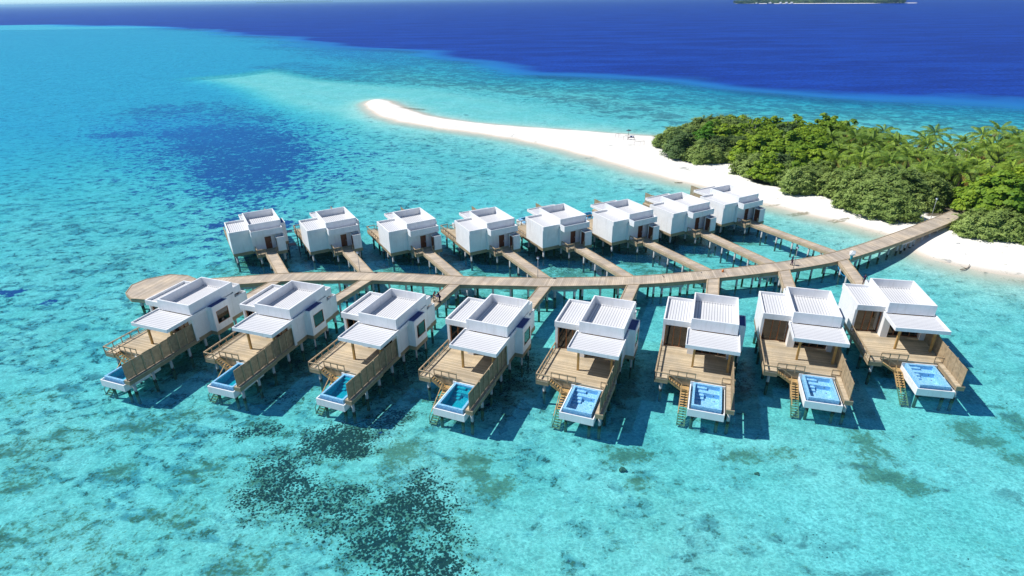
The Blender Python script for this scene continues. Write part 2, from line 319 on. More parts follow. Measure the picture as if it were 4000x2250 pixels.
def axis(lo, hi, d0, a, b_, g):
    v = list(np.arange(a, b_ + 1e-6, d0)); s = d0
    while v[-1] < hi: s *= g; v.append(v[-1] + s)
    s = d0
    while v[0] > lo: s *= g; v.insert(0, v[0] - s)
    return np.array(v)
def grid(xs, ys):
    X, Y = np.meshgrid(xs, ys); P = np.stack([X.ravel(), Y.ravel()], 1); nx, ny = len(xs), len(ys)
    i = np.arange(nx*ny).reshape(ny, nx); F4 = np.stack([i[:-1,:-1], i[:-1,1:], i[1:,1:], i[1:,:-1]], -1).reshape(-1, 4)
    return P, F4
def gmesh(name, P, Z, F4, attrs, mat, smooth=True):
    me = bpy.data.meshes.new(name); n = len(P)
    me.vertices.add(n); me.vertices.foreach_set('co', np.column_stack([P, Z]).astype('f').ravel())
    me.loops.add(F4.size); me.loops.foreach_set('vertex_index', F4.astype('i').ravel())
    me.polygons.add(len(F4)); me.polygons.foreach_set('loop_start', np.arange(0, F4.size, 4, dtype='i')); me.polygons.foreach_set('loop_total', np.full(len(F4), 4, 'i'))
    me.update(calc_edges=True); me.validate()
    if smooth: me.polygons.foreach_set('use_smooth', np.ones(len(me.polygons), bool))
    for k, a in attrs.items():
        at = me.attributes.new(k, 'FLOAT', 'POINT'); at.data.foreach_set('value', a.astype('f'))
    me.materials.append(mat); return me
def blob(P, pts, z=-1.4, soft=False):
    """soft ellipses given as photo (u, v, half width, half height)"""
    r = np.zeros(len(P))
    for (u, v, a, c) in pts:
        cx, cy = G(u, v, z); ax = (G(u+a, v, z)[0]-G(u-a, v, z)[0])/2; ay = (G(u, v-c, z)[1]-G(u, v+c, z)[1])/2
        q = ((P[:,0]-cx)/ax)**2 + ((P[:,1]-cy)/ay)**2; r = np.maximum(r, np.exp(-q*0.9) if soft else np.clip(1.3 - q*0.75, 0, 1))
    return r
def poly(P, pts, soft=4.0, z=-1.4): return ss(sdf(P, gp(pts, z)), -soft, soft)
def wob(P, s, k=0): return np.sin(P[:,0]/s+k)*np.cos(P[:,1]/s*1.3+k*2)+0.5*np.sin(P[:,0]/s*2.3+P[:,1]/s*1.7+k)
TOPS = [(1650,345),(1700,325),(1750,312),(1850,292),(1900,298),(2050,301),(2150,306),(2220,313),(2290,327),(2400,332),(2500,324),(2640,322)]
VEG = gp([(1640,372),(1655,390),(1720,410),(1790,418),(1855,421)],1) + gp([(1845,450),(1890,470),(1960,482),(2050,500),(2120,525),(2200,556),(2265,566),(2330,535),(2368,515)],1) \
    + gp([(2430,500),(2400,560),(2410,595),(2470,608),(2600,622)],1) + [G(u, v+4, 6.2) for u, v in TOPS[::-1]]
HOLLOW = [(385,318),(470,300),(640,300),(700,305),(790,330),(815,360),(835,395),(825,425),(760,470),(690,500),(620,508),(520,510),(470,490),(440,450),(400,420),(430,395),(350,378),(400,350),(330,340)]
SHOAL = [(470,203),(600,192),(690,178),(790,200),(930,214),(1080,226),(1250,256),(1420,292),(1560,320),(1400,345),(1150,335),(1000,330),(860,306),(760,288),(680,262),(610,232),(540,212)]
def bed(P):
    s = sdf(P, SAND) + 0.35*wob(P, 3.1); e = sdf(P, LAND) + 7.0*wob(P, 37, 1) + 3.5*wob(P, 15) + 1.5*wob(P, 6, 2) + ss(P[:,1], 300, 800)*(28*wob(P, 90, 2) + 16*np.sin(P[:,1]/17+P[:,0]/60))
    z = np.where(s > 0, 1.25*(1-np.exp(-s/5.5)), -1.5*(1-np.exp(s/9.0)))
    shoal = poly(P, SHOAL, 10)
    z = np.where(s > 0, z, np.maximum(z, -1.5 + 0.30*shoal))
    far = ss(-P[:,0], 20, 160)*ss(P[:,1], 60, 240); z = z - 1.5*far*np.clip(-s/20, 0, 1)*(1-shoal)
    z = z + np.where(s < 0, 0.10*wob(P, 7)*np.clip(-s/8, 0, 1), 0.04*wob(P, 5))
    hol = poly(P, HOLLOW, 24); z = z - 0.5*hol
    mid = ss(-e, -70, -10)*(1-shoal)*ss(P[:,1], 120, 240); z = z - 0.9*mid*np.clip(-s/25, 0, 1)
    drop = np.clip((-e+10)/120, 0, 1); z = z - 34*drop**1.7
    return s, e, z, drop
def VSHADE(P):  # mask round each villa where its shade is painted into the seabed colour
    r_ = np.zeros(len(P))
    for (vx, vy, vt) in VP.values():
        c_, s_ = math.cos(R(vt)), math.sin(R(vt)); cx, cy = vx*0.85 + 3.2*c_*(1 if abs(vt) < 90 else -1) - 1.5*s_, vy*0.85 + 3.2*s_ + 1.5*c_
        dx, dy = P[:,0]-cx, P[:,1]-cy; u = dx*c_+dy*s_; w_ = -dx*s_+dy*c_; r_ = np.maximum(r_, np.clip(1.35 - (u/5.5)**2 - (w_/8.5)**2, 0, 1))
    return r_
def build_terrain():
    xs = axis(-1150, 1150, 1.0, -72, 98, 1.045); ys = axis(18, 1300, 1.0, 26, 130, 1.018)
    P, F4 = grid(xs, ys); s, e, z, drop = bed(P); z = np.where(z < -2.6, -2.6 - 0.6*(1-np.exp((z+2.6)/2)), z); near = 1 - ss(P[:,1], 200, 400)
    A = {}
    A['grass'] = np.maximum.reduce([poly(P, [(385,318),(470,300),(640,300),(700,305),(790,330),(815,360),(835,395),(825,425),(760,470),(690,500),(620,508),(520,510),(470,490),(440,450),(400,420),(430,395),(350,378),(400,350),(330,340)], 16)*0.70, poly(P, [(180,320),(330,255),(560,245),(720,268),(850,305),(940,350),(1020,420),(900,480),(760,560),(560,650),(400,640),(430,560),(300,480),(180,420)], 25)*0.45,
        blob(P, [(300,330,90,10),(20,735,40,12),(115,760,25,8),(560,560,45,14),(700,560,60,12)])*0.62])
    A['coral_shade'] = np.maximum.reduce([blob(P, [(655,1082,75,28),(800,1120,60,30),(860,1100,110,40),(880,1140,80,30)], soft=True)*0.92, blob(P, [(700,1170,110,50),(740,1215,120,40),(850,1250,130,60)], soft=True)*0.80, poly(P, [(560,1250),(640,1140),(800,1180),(960,1240),(1080,1170),(1160,1260),(1200,1360),(1150,1460),(900,1470),(860,1380),(740,1350),(600,1310)], 2.5)*0.64, blob(P, [(1000,1330,160,110),(1060,1430,130,60)])*0.72, blob(P, [(970,1060,70,25),(1010,1040,60,20),(1120,1000,70,25),(720,1000,60,20)], soft=True)*0.72])*1.0
    A['coral_shade'] = np.maximum(A['coral_shade'], VSHADE(P)*0.42)  # villa shade painted darker into the seabed, using the coral flecks
    A['coral_shade'] *= 1 - 0.9*blob(P, [(905,1180,50,22),(640,1108,26,16),(1060,1345,20,14),(560,1400,60,60)])
    A['algae_shade'] = np.maximum.reduce([blob(P, [(1180,1165,60,32),(1250,1225,60,28),(1205,1200,80,14),(1570,1140,60,26),(1870,1145,50,20),(1975,1140,40,14),(1600,1215,35,18),(2190,1120,40,45),(2230,1200,70,22),(2300,1225,60,18),(2180,1165,40,30),(2440,1080,50,30),(2560,1060,50,40),(2490,1110,60,20),(2560,1150,40,30),(1010,1140,60,40),(860,1130,60,30),(300,1180,40,25)], soft=True)*0.95,
        blob(P, [(60,1130,110,60),(30,1350,90,80),(180,1100,120,50),(420,1300,110,60),(520,1180,80,40),(200,1420,140,40),(700,990,120,40),(880,1010,100,30),(40,1220,90,50),(150,1330,130,80),(60,1010,90,40),(330,1080,120,40),(480,1040,90,30),(250,1380,120,60),(620,1420,100,60),(1000,985,150,40),(1260,980,160,40),(1500,960,120,40),(2100,960,100,40),(1750,985,80,30)], soft=True)*0.56,
        blob(P, [(650,700,200,40),(800,660,120,25),(1180,650,160,30),(1420,690,200,35),(1700,690,160,30),(1000,690,200,30),(560,760,90,40)], soft=True)*0.72, VSHADE(P)*0.78, A['coral_shade']*0.85])  # shade around boardwalk and under villas, painted into the seabed with the algae tone
    A['algae_shade'] *= 1 - ss(s, -6, -1)
    ring_ = ss(-e, -110, -25)*(1-ss(-e, 0, 60))
    A['reef'] = np.maximum(ring_*0.66*ss(P[:,0], -600, -150), poly(P, [(600,165),(760,150),(1000,172),(1200,190),(1420,235),(1650,262),(1750,300),(1620,300),(1500,285),(1300,240),(1100,218),(900,205),(800,195),(690,172)], 9)*0.62)
    A['reef'] = np.maximum(A['reef'], blob(P, [(420,270,130,22),(560,275,60,18),(640,290,120,16),(1700,300,90,12),(1580,285,110,14)])*0.6)
    A['reef'] *= 1 - 0.95*poly(P, SHOAL, 12)
    A['rubble'] = np.clip(0.62 + 0.5*(P[:,0] < -5)*0.6 + 0.25*wob(P, 13, 1) - 0.4*ss(P[:,0], 0, 40)*(1-ss(P[:,1], 60, 75)), 0, 1.2) * (1 - ss(s, -9, -2))
    A['rubble'] *= 1 - 0.9*poly(P, SHOAL, 12)
    A['rubble'] = np.maximum(A['rubble'], ss(-P[:,0], 10, 90)*1.0*(1-ss(s, -12, -3)))
    A['rubble'] += 0.55*ss(-P[:,0], 12, 38)*(1-ss(P[:,1], 90, 200)); A['rubble'] *= 1 - 0.95*poly(P, SHOAL, 14); A['grass'] *= 1 - poly(P, SHOAL, 8)
    A['litter'] = ss(sdf(P, VEG), 1.5, 4.5); A['litter'] = np.maximum(A['litter'], ss(sdf(P, gp([(2330,545),(2360,510),(2400,490),(2440,500),(2415,560),(2400,545)],1)), -2, 1)*0.85)
    A['wrack'] = np.maximum(blob(P, [(2010,538,50,3),(2110,556,35,4),(1945,519,30,2.5),(1040,272,45,4)], 0)*0.8, 0)
    rd = F4[:, 0]; land = (s[F4].max(1) > 0.5)
    for nm, msk in (('beach', land), ('seabed', ~land)):
        f = F4[msk]; used, inv = np.unique(f, return_inverse=True)
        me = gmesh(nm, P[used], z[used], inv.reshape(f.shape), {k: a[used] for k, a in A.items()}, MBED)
        tag(link(bpy.data.objects.new(nm, me)), kind='structure')
build_terrain()
def build_sea():
    xs = axis(-45000, 45000, 2.5, -72, 98, 1.06); ys = axis(-3000, 60000, 2.0, 26, 130, 1.03)
    P, F4 = grid(xs, ys); s, e, z, drop = bed(P)
    dep = np.where(s > 0, -0.2, -z); dep = np.where(e < -108, 40, dep); dep = np.clip(dep, 0, 40)
    dep = np.where(P[:,1] < 18, 2, dep)
    ctr = np.column_stack([P[F4].mean(1)]); cs = sdf(ctr, SAND); keep = cs < 7
    F4 = F4[keep]; used, inv = np.unique(F4, return_inverse=True)
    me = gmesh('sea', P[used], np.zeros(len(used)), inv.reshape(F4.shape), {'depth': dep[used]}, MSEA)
    tag(link(bpy.data.objects.new('sea', me)), kind='structure')
build_sea()

# ------------------------------------------------------------------ villa
A, DZ = 0.85, 1.15
ZD, ZF = 1.43, 0.77
def ribs_y(b, x0, x1, y0, y1, z, step, wd=0.07, h=0.07):
    n = int((x1-x0)/step)
    for i in range(1, n): x = x0 + (x1-x0)*i/n; b.box(x-wd/2, x+wd/2, y0, y1, z, z+h)
def ribs_x(b, x0, x1, y0, y1, z, step, wd=0.06, h=0.05):
    n = int((y1-y0)/step)
    for i in range(1, n): y = y0 + (y1-y0)*i/n; b.box(x0, x1, y-wd/2, y+wd/2, z, z+h)
def railing(mk, pts, posts, z=ZD, h=1.0, name='railing', parent=None, mid=True):
    b = mk(); 
    for (a, c) in zip(pts[:-1], pts[1:]):
        a = Vector((*a, 0)); c = Vector((*c, 0)); L = (c-a).length; n = max(1, round(L/posts))
        b.bar(a + Vector((0,0,z+h)), c + Vector((0,0,z+h)), 0.14, 0.07)
        b.bar(a + Vector((0,0,z+h-0.16)), c + Vector((0,0,z+h-0.16)), 0.05, 0.06)
        if mid: b.bar(a + Vector((0,0,z+0.18)), c + Vector((0,0,z+0.18)), 0.07, 0.09)
        for i in range(n+1):
            p = a.lerp(c, i/n); b.bar(p + Vector((0,0,z-0.3)), p + Vector((0,0,z+h-0.04)), 0.10)
    return b.build(name, MRL, parent)
def stilt(mk, x, y, ztop, parent, r=0.21):
    return mk().tube([(x, y, -3.3), (x, y, ztop)], r, 10).build('stilt', MP, parent, True)
def glazing(mk, parent, x0, x1, y, z0, z1, mull, doors):
    f = mk(); t = 0.14; f.box(x0, x1, y-0.08, y+0.08, z1-t, z1); f.box(x0, x1, y-0.08, y+0.08, z0, z0+t*0.7)
    for x in [x0+t/2, x1-t/2] + mull: f.box(x-t/2, x+t/2, y-0.075, y+0.075, z0+t*0.7, z1-t)
    for (a, c) in doors:
        f.box(a, c, y-0.05, y+0.05, z0+1.3, z0+1.38)
    o = f.build('glass_door', MFR, parent); mk().box(x0+t, x1-t, y-0.012, y+0.012, z0+t*0.7, z1-t).build('glass_pane', MG, o); return o
def make_villa(mir, full):
    mk = lambda: MB(mir, A, DZ)
    r = empty('overwater_villa')
    # --- decks
    d = mk()
    d.box(-3.84, 6.15, -6.45, 8.2, ZD-0.12, ZD); d.box(-3.84, -2.05, -7.6, -6.45, ZD-0.12, ZD); d.box(5.5, 6.5, -12.05, -6.45, ZD-0.12, ZD)
    d.box(6.15, 6.5, -6.45, -4.6, ZD-0.12, ZD)
    d.build('deck', MD, r)
    f = mk()
    f.box(-3.84, -3.76, -7.52, 8.2, ZF, ZD-0.12); f.box(-3.84, -2.05, -7.6, -7.52, ZF, ZD-0.12); f.box(-2.13, -2.05, -7.52, -6.45, ZF, ZD-0.12)
    f.box(-2.05, 5.5, -6.45, -6.37, ZF-0.5, ZD-0.12); f.box(5.5, 5.58, -11.97, -6.37, ZF, ZD-0.12); f.box(5.5, 6.5, -12.05, -11.97, ZF, ZD-0.12)
    f.box(6.42, 6.5, -11.97, -4.6, ZF, ZD-0.12); f.box(6.22, 6.3, -4.6, 2.83, ZF, ZD-0.02); f.box(6.3, 7.55, 2.83, 2.91, ZF, ZD-0.02); f.box(7.47, 7.55, 2.91, 6.13, ZF, ZD-0.02); f.box(6.3, 7.55, 6.13, 6.21, ZF, ZD-0.02)
    f.box(6.22, 6.3, 6.21, 11.4, ZF, ZD-0.02); f.box(-3.84, 0.42, 8.2, 8.28, ZF, ZD-0.02); f.box(0.34, 0.42, 8.28, 11.32, ZF, ZD-0.12); f.box(0.34, 6.3, 11.32, 11.4, ZF, ZD-0.12)
    for y in (-4.5, -1.5, 1.5, 4.5, 7.6): f.box(-3.7, 6.1, y-0.12, y+0.12, ZF-0.02, ZD-0.14)
    f.build('fascia', MF, r)
    p = mk(); p.box(0.42, 6.22, 8.77, 11.32, ZD-0.12, ZD); p.build('porch', MD, r)
    # --- bathroom block (low)
    b = mk(); b.box(-3.85, -3.5, 1.2, 8.2, ZD, 5.25); b.box(-3.5, 0.0, 7.95, 8.2, ZD, 5.25); b.box(-3.5, -0.05, 4.3, 4.45, ZD, 5.25)
    b.ring(-3.87, 0.0, 0.82, 8.45, 5.25, 6.13, 0.2, right=False); b.box(-3.67, 0, 1.02, 8.25, 5.27, 5.5)
    b.build('bathroom_wall', MW, r)
    s = mk(); s.box(-3.67, 0, 1.02, 8.25, 5.5, 5.72); s.build('bathroom_roof', MRX, r)
    glazing(mk, r, -3.5, -0.05, 1.56, ZD, 5.25, [-2.25, -1.3], [])
    # --- main block
    b = mk(); b.box(-0.05, 0.9, 0.0, 1.7, ZD, 5.3); b.box(5.35, 6.02, 0.0, 0.9, ZD, 5.1)
    b.box(6.02, 6.3, 0.0, 11.35 - 2.6, ZD, 5.3); b.box(-0.02, 2.6, 8.5, 8.75, ZD, 5.3); b.box(3.85, 6.02, 8.5, 8.75, ZD, 5.3); b.box(2.6, 3.85, 8.5, 8.75, 4.1, 5.3)
    b.box(-0.02, 0.2, 1.7, 8.5, ZD, 5.3); b.box(0.2, 6.02, 4.6, 4.75, ZD, 5.3)
    b.box(0.2, 6.02, 1.0, 8.5, 5.3, 5.55)
    b.box(6.3, 6.42, -0.2, 0.25, ZD-0.3, 5.1)
    b.build('main_wall', MW, r)
    b = mk(); b.ring(0.0, 6.34, 0.0, 8.76, 5.62, 7.24, 0.2); b.box(0.0, 6.34, 0.0, 8.76, 5.56, 5.62); b.build('parapet', MW, r)
    s = mk(); s.box(0.2, 6.14, 0.2, 8.56, 5.62, 5.86); s.box(0.2, 6.14, 8.4, 8.56, 5.86, 5.98); s.build('roof', MRX, r)
    # --- terrace canopy
    b = mk(); b.box(-0.38, -0.26, -4.73, 0.23, 5.1, 5.65); b.box(6.55, 6.67, -4.73, 2.83, 5.1, 5.65); b.box(-0.26, 6.55, -4.73, -4.61, 5.1, 5.65); b.box(-0.26, 6.55, -4.61, -0.02, 5.1, 5.2); b.box(-0.26, -0.02, -0.02, 0.23, 5.1, 5.65)
    b.box(6.36, 6.55, 0.0, 2.83, 5.1, 5.3); b.box(6.3, 6.36, 0.0, 2.83, 5.1, 5.5)
    c = b.build('terrace_canopy', MW, r)
    s = mk(); s.box(-0.26, 6.55, -4.61, -0.02, 5.3, 5.42); s.build('canopy_roof', MRY, c)
    for (x, y) in ((0.9, -3.35), (5.55, -3.3)): mk().box(x-0.14, x+0.14, y-0.14, y+0.14, ZD, 5.1).build('canopy_post', MPO, r)
    glazing(mk, r, 0.9, 5.35, 0.85, ZD, 5.1, [2.0, 3.1, 4.2], [])
    # --- bay window
    b = mk(); b.box(6.3, 7.53, 2.83, 2.95, ZD-0.02, 5.66); b.box(6.3, 7.53, 6.09, 6.21, ZD-0.02, 5.66)
    b.box(7.41, 7.53, 2.95, 3.45, ZD-0.02, 5.66); b.box(7.41, 7.53, 5.85, 6.09, ZD-0.02, 5.66); b.box(7.41, 7.53, 3.45, 5.85, ZD-0.02, 2.5); b.box(7.41, 7.53, 3.45, 5.85, 4.65, 5.66)
    b.box(6.3, 7.41, 2.95, 6.09, 2.0, 2.1)
    w_ = b.build('bay_window', MW, r)
    mk().box(6.34, 7.41, 2.95, 6.09, 5.4, 5.56).build('bay_roof', MNB, w_)  # membrane with shade and reflected sky painted into its deep blue
    f = mk(); f.box(7.4, 7.545, 3.45, 3.53, 2.5, 4.65); f.box(7.4, 7.545, 5.77, 5.85, 2.5, 4.65); f.box(7.4, 7.545, 3.53, 5.77, 2.5, 2.58); f.box(7.4, 7.545, 3.53, 5.77, 4.57, 4.65); f.build('window_frame', MFR, w_)
    mk().box(7.46, 7.48, 3.53, 5.77, 2.58, 4.57).build('window_pane', MG, w_)
    # --- entrance
    b = mk(); b.box(0.0, 0.12, 8.77, 10.37, 4.93, 6.17); b.box(6.07, 6.19, 8.77, 10.37, 4.93, 6.17); b.box(0.12, 6.07, 10.25, 10.37, 4.93, 6.17); b.box(0.12, 6.07, 8.77, 10.25, 4.93, 5.03)
    c = b.build('entrance_canopy', MW, r); s = mk(); s.box(0.12, 6.07, 8.77, 10.25, 5.6, 5.72); s.build('canopy_roof', MRX, c)
    o = mk().box(2.6, 3.85, 8.60, 8.70, ZD+0.02, 4.1).build('entrance_door', MDR, r)
    mk().box(3.62, 3.70, 8.70, 8.80, 2.5, 2.85).build('handle', MMT, o)
    b = mk(); b.ring(4.5, 6.2, 9.6, 11.33, ZD, 4.42, 0.13, left=False); b.box(4.5, 4.63, 9.6, 9.95, ZD, 4.42); b.box(4.5, 4.63, 11.2, 11.33, ZD, 4.42); b.box(4.5, 4.63, 9.95, 11.2, 4.2, 4.42)
    b.box(6.2, 6.3, 8.75, 9.6, ZD, 4.42)
    c = b.build('storage_closet', MW, r); s = mk()
    s.box(4.5, 4.58, 9.95, 10.03, ZD, 4.2); s.box(4.5, 4.58, 11.12, 11.2, ZD, 4.2)
    for i in range(16): z = ZD + 0.1 + i*0.165; s.add([(4.49,10.03,z),(4.49,11.12,z),(4.59,11.12,z+0.13),(4.59,10.03,z+0.13)], [(0,1,2,3)])
    s.box(4.60, 4.62, 10.03, 11.12, ZD, 4.2); s.build('louvre_door', MDR, c)
    s = mk(); s.box(4.8, 5.3, 9.9, 10.9, ZD, 3.9); s.box(5.5, 6.0, 9.9, 10.6, ZD, 3.6); s.tube([(5.4,10.9,ZD),(5.4,10.9,4.3)], 0.05, 6); s.tube([(5.8,10.9,ZD),(5.8,10.9,4.2)], 0.04, 6); s.build('condenser_unit', MMT, c)
    railing(mk, [(0.42, 8.85), (0.42, 11.3), (1.95, 11.3)], 1.1, parent=r, name='porch_railing'); railing(mk, [(4.12, 11.3), (4.48, 11.3)], 1, parent=r, name='porch_railing')
    # --- terrace railings
    railing(mk, [(-3.8, 1.15), (-3.8, -7.56), (-2.12, -7.56)], 1.45, parent=r, name='deck_railing')
    railing(mk, [(-2.0, -6.52), (1.45, -6.52)], 1.15, parent=r, name='deck_railing'); railing(mk, [(4.9, -6.42), (6.0, -6.42)], 1.1, parent=r, name='deck_railing')
    # --- stairs to the landing, landing, stairs to the water
    s = mk(); zl = 0.15
    for yy in (-7.5, -6.68): s.bar((-2.1, yy, ZD-0.12), (-0.1, yy, zl-0.15), 0.08, 0.24)
    for i in range(6): x = -1.95 + i*0.32; z = ZD - 0.21*(i+1); s.box(x-0.13, x+0.15, -7.46, -6.72, z-0.03, z+0.03)
    st = s.build('upper_stairs', MST, r)
    h = mk(); h.bar((-2.05, -7.55, ZD+1.0), (-0.15, -7.55, zl+1.05), 0.09, 0.07); h.bar((-2.05, -7.55, ZD+0.2), (-0.15, -7.55, zl+0.2), 0.05, 0.06); h.bar((-0.15, -7.55, zl-0.3), (-0.15, -7.55, zl+1.0), 0.09); h.bar((-1.1, -7.55, 0.7), (-1.1, -7.55, 1.75), 0.06); h.build('handrail', MRL, st)
    l = mk(); l.box(-0.2, 0.82, -7.62, -6.5, zl-0.12, zl); l.box(-0.2, 0.82, -7.62, -7.54, zl-0.4, zl-0.12); l.build('landing', MST, r)
    s = mk(); y0, y1_, ze = -7.62, -11.7, -2.65
    for xx in (-0.16, 0.80): s.bar((xx, y0, zl-0.16), (xx, y1_, ze), 0.08, 0.26)
    n = 13
    for i in range(1, n+1): t = i/(n+0.5); y = y0+(y1_-y0)*t; z = zl+(ze-zl)*t; s.box(-0.12, 0.76, y-0.15, y+0.13, z-0.03, z+0.03)
    st = s.build('water_stairs', MST, r)
    h = mk(); h.bar((-0.2, y0+0.1, zl+1.0), (-0.2, y1_, ze+1.0), 0.09, 0.07); 
    for t in (0.02, 0.5, 0.97): y = y0+(y1_-y0)*t; z = zl+(ze-zl)*t; h.bar((-0.2, y, z-0.1), (-0.2, y, z+1.0), 0.08)
    h.build('handrail', MST, st)
    # --- plunge pool
    b = mk(); b.ring(0.9, 5.41, -12.3, -6.46, -0.37, 0.67, 0.14); b.box(1.04, 5.27, -12.16, -6.6, -0.37, -0.2); b.box(0.9, 5.41, -6.6, -6.46, 0.67, 1.15)
    pl = b.build('pool_trough', MW, r)
    X0, X1, Y0, Y1, ZR = 1.31, 5.0, -11.88, -6.62, 1.1
    b = mk(); b.ring(X0, X1, Y0, Y1, -0.2, ZR, 0.28); b.box(X0+0.28, X1-0.28, Y0+0.28, Y1-0.28, -0.2, -0.12)
    xi, yi = X0+0.28, Y1-0.28
    b.box(xi, xi+1.5, yi-0.38, yi, -0.12, 0.78); b.box(xi+1.5, X1-0.28, yi-0.38, yi, -0.12, 0.5); b.box(xi, X1-0.28, yi-0.95, yi-0.38, -0.12, 0.5)
    b.box(xi, xi+1.2, yi-1.4, yi-0.95, -0.12, 0.3); b.box(xi, xi+1.2, yi-1.85, yi-1.4, -0.12, 0.1)
    pb = b.build('pool_basin', MT, r)
    d = mk(); d.tube([(4.0, yi-0.99, 0.2), (4.0, yi-0.955, 0.2)], 0.07, 10); d.tube([(4.2, -8.6, -0.12), (4.2, -8.6, -0.10)], 0.1, 10); d.build('drain', MDK, pb)
    if full: mk().box(xi, X1-0.28, Y0+0.28, yi, 0.88, 0.89).build('pool_water', MPW, r)
    # --- privacy screen beside the pool: eight slatted panels
    for k in range(8):
        ya = -12.0 + k*1.5; yb = ya + 1.5; zt = 3.96 - (0.0 if k % 2 == 0 else 0.04) + (0.1 if k > 4 else 0); zb = ZD
        s = mk(); s.box(6.0, 6.08, ya+0.01, ya+0.09, zb, zt); s.box(6.0, 6.08, yb-0.09, yb-0.01, zb, zt); s.box(5.99, 6.09, ya+0.01, yb-0.01, zt, zt+0.07)
        nn = 17
        for i in range(nn):
            z = zb + 0.05 + i*(zt-zb-0.05)/nn; s.box(6.02, 6.06, ya+0.09, yb-0.09, z, z+(zt-zb)/nn*0.80)
        q = s.build('privacy_screen', MSC, r)
        t_ = mk(); t_.box(6.09, 6.25 if k % 2 else 6.17, yb-0.12, yb+0.04, ZD-0.1, zt-(-0.12 if k % 2 else 0.1)); t_.build('screen_post', MRL, q)
    # --- stilts
    for (x, y) in [(-2.9,-6.7),(-2.9,-2.6),(-3.3,1.4),(-3.3,4.6),(-3.3,7.7),(1.2,-3.2),(1.2,1.4),(1.2,4.6),(0.9,7.9),(5.9,-5.0),(5.9,-1.6),(5.9,1.6),(6.0,8.0),(1.0,10.9),(5.6,10.9)]: stilt(mk, x, y, ZF+0.02, r)
    for (x, y) in [(6.0,-11.3),(6.0,-8.2)]: stilt(mk, x, y, ZF+0.3, r)
    for (x, y) in [(7.2,3.2),(7.2,5.9)]: stilt(mk, x, y, ZF+0.3, r, 0.13)
    for (x, y) in [(1.6,-11.4),(4.7,-11.4),(1.6,-7.4),(4.7,-7.4)]: stilt(mk, x, y, -0.36, r)
    return r
LAB = {
 'V1': 'white overwater villa beside the round end platform, leftmost of the front row',
 'V2': 'white villa with water in its pool, second from the left in the front row',
 'V3': 'white villa with two people working on its jetty, third in the front row',
 'V4': 'white villa with water in its pool, fourth from the left in the front row',
 'V5': 'white villa with an empty pale blue pool, fifth from the left in the front row',
 'V6': 'white villa with an empty pale blue pool, third from the right in the front row',
 'V7': 'white villa with an empty pale blue pool, second from the right in the front row',
 'V8': 'white overwater villa turned towards the left with an empty pool, rightmost of the front row',
 'B1': 'white overwater villa seen from its entrance side, leftmost of the back row',
 'B2': 'white overwater villa behind a tall lamp post, second from the left in the back row',
 'B3': 'white overwater villa seen from its entrance side, third from the left in the back row',
 'B4': 'white overwater villa seen from its entrance side, fourth from the left in the back row',
 'B5': 'white overwater villa seen from its entrance side, fifth from the left in the back row',
 'B6': 'white overwater villa seen from its entrance side, third from the right in the back row',
 'B7': 'white overwater villa seen from its entrance side, second from the right in the back row',
 'B8': 'white overwater villa nearest the beach, rightmost of the back row'}
def loc2w(v, x, y):
    X, Y, t = VP[v]; t = R(t); x = -x if v[0] == 'B' else x
    return ((X + x*math.cos(t) - y*math.sin(t))*A, (Y + x*math.sin(t) + y*math.cos(t))*A)
protos = {}
for v, (x, y, t) in VP.items():
    key = 'B' if v[0] == 'B' else ('F' if v in ('V1','V2','V3','V4') else 'E')
    if key not in protos: protos[key] = o = make_villa(key == 'B', key != 'E')
    else: o = copy_tree(protos[key])
    o.location = (x*A, y*A, 0); o.rotation_euler = (0, 0, R(t))
    tag(o, LAB[v], 'villa', 'white villas on stilts, front row' if v[0] == 'V' else 'white villas on stilts, back row')
# bathtubs seen through the glass of the villas turned this way
for v, w_ in (('V5','fifth from the left'),('V6','third from the right'),('V7','second from the right'),('V8','rightmost')):
    X, Y = loc2w(v, -2.5, 2.6); b = MB()
    prof = [(0.30,0),(0.42,0.1),(0.50,0.45),(0.53,0.58),(0.47,0.58),(0.40,0.2),(0.0,0.14)]; n = 20
    vs = [(rr*1.0*math.cos(2*math.pi*k/n), rr*1.6*math.sin(2*math.pi*k/n), zz) for rr, zz in prof for k in range(n)]
    fs = [(i*n+k, i*n+(k+1)%n, (i+1)*n+(k+1)%n, (i+1)*n+k) for i in range(len(prof)-1) for k in range(n)]
    b.add(vs, fs); o = b.build('bathtub', MW, smooth=True, loc=(X, Y, (ZD+DZ)*A + 0.01)); o.rotation_euler = (0, 0, R(VP[v][2]))
    tag(o, 'white oval bathtub behind glass in the villa %s in the front row' % w_, 'bathtub', 'bathtubs behind glass')

# ------------------------------------------------------------------ walkways
ZT = (ZD + DZ)*A
CL = [(-50.5,84.9),(-43,86.0),(-36,86.95),(-28,87.0),(-21,86.7),(-9,84.9),(0,84.1),(6,83.75),(18.5,83.95),(28,85.1),(42,88.0),(54,91.9),(66,98.3),(80,106.9),(91,114.2)]
def cr_spline(pts, n=8):
    out = []; P = [Vector(p) for p in pts]; P = [P[0]*2-P[1]] + P + [P[-1]*2-P[-2]]
    for i in range(1, len(P)-2):
        for k in range(n):
            t = k/n; out.append(0.5*((2*P[i]) + (P[i+1]-P[i-1])*t + (2*P[i-1]-5*P[i]+4*P[i+1]-P[i+2])*t*t + (3*P[i]-P[i-1]-3*P[i+1]+P[i+2])*t**3))
    out.append(P[-2]); return out
C2 = cr_spline(CL, 6); HW = 1.55
def offs(pts, k):
    out = []
    for i, p in enumerate(pts):
        d = (pts[min(i+1, len(pts)-1)] - pts[max(i-1, 0)]).normalized(); out.append(Vector((p.x - d.y*k, p.y + d.x*k)))
    return out
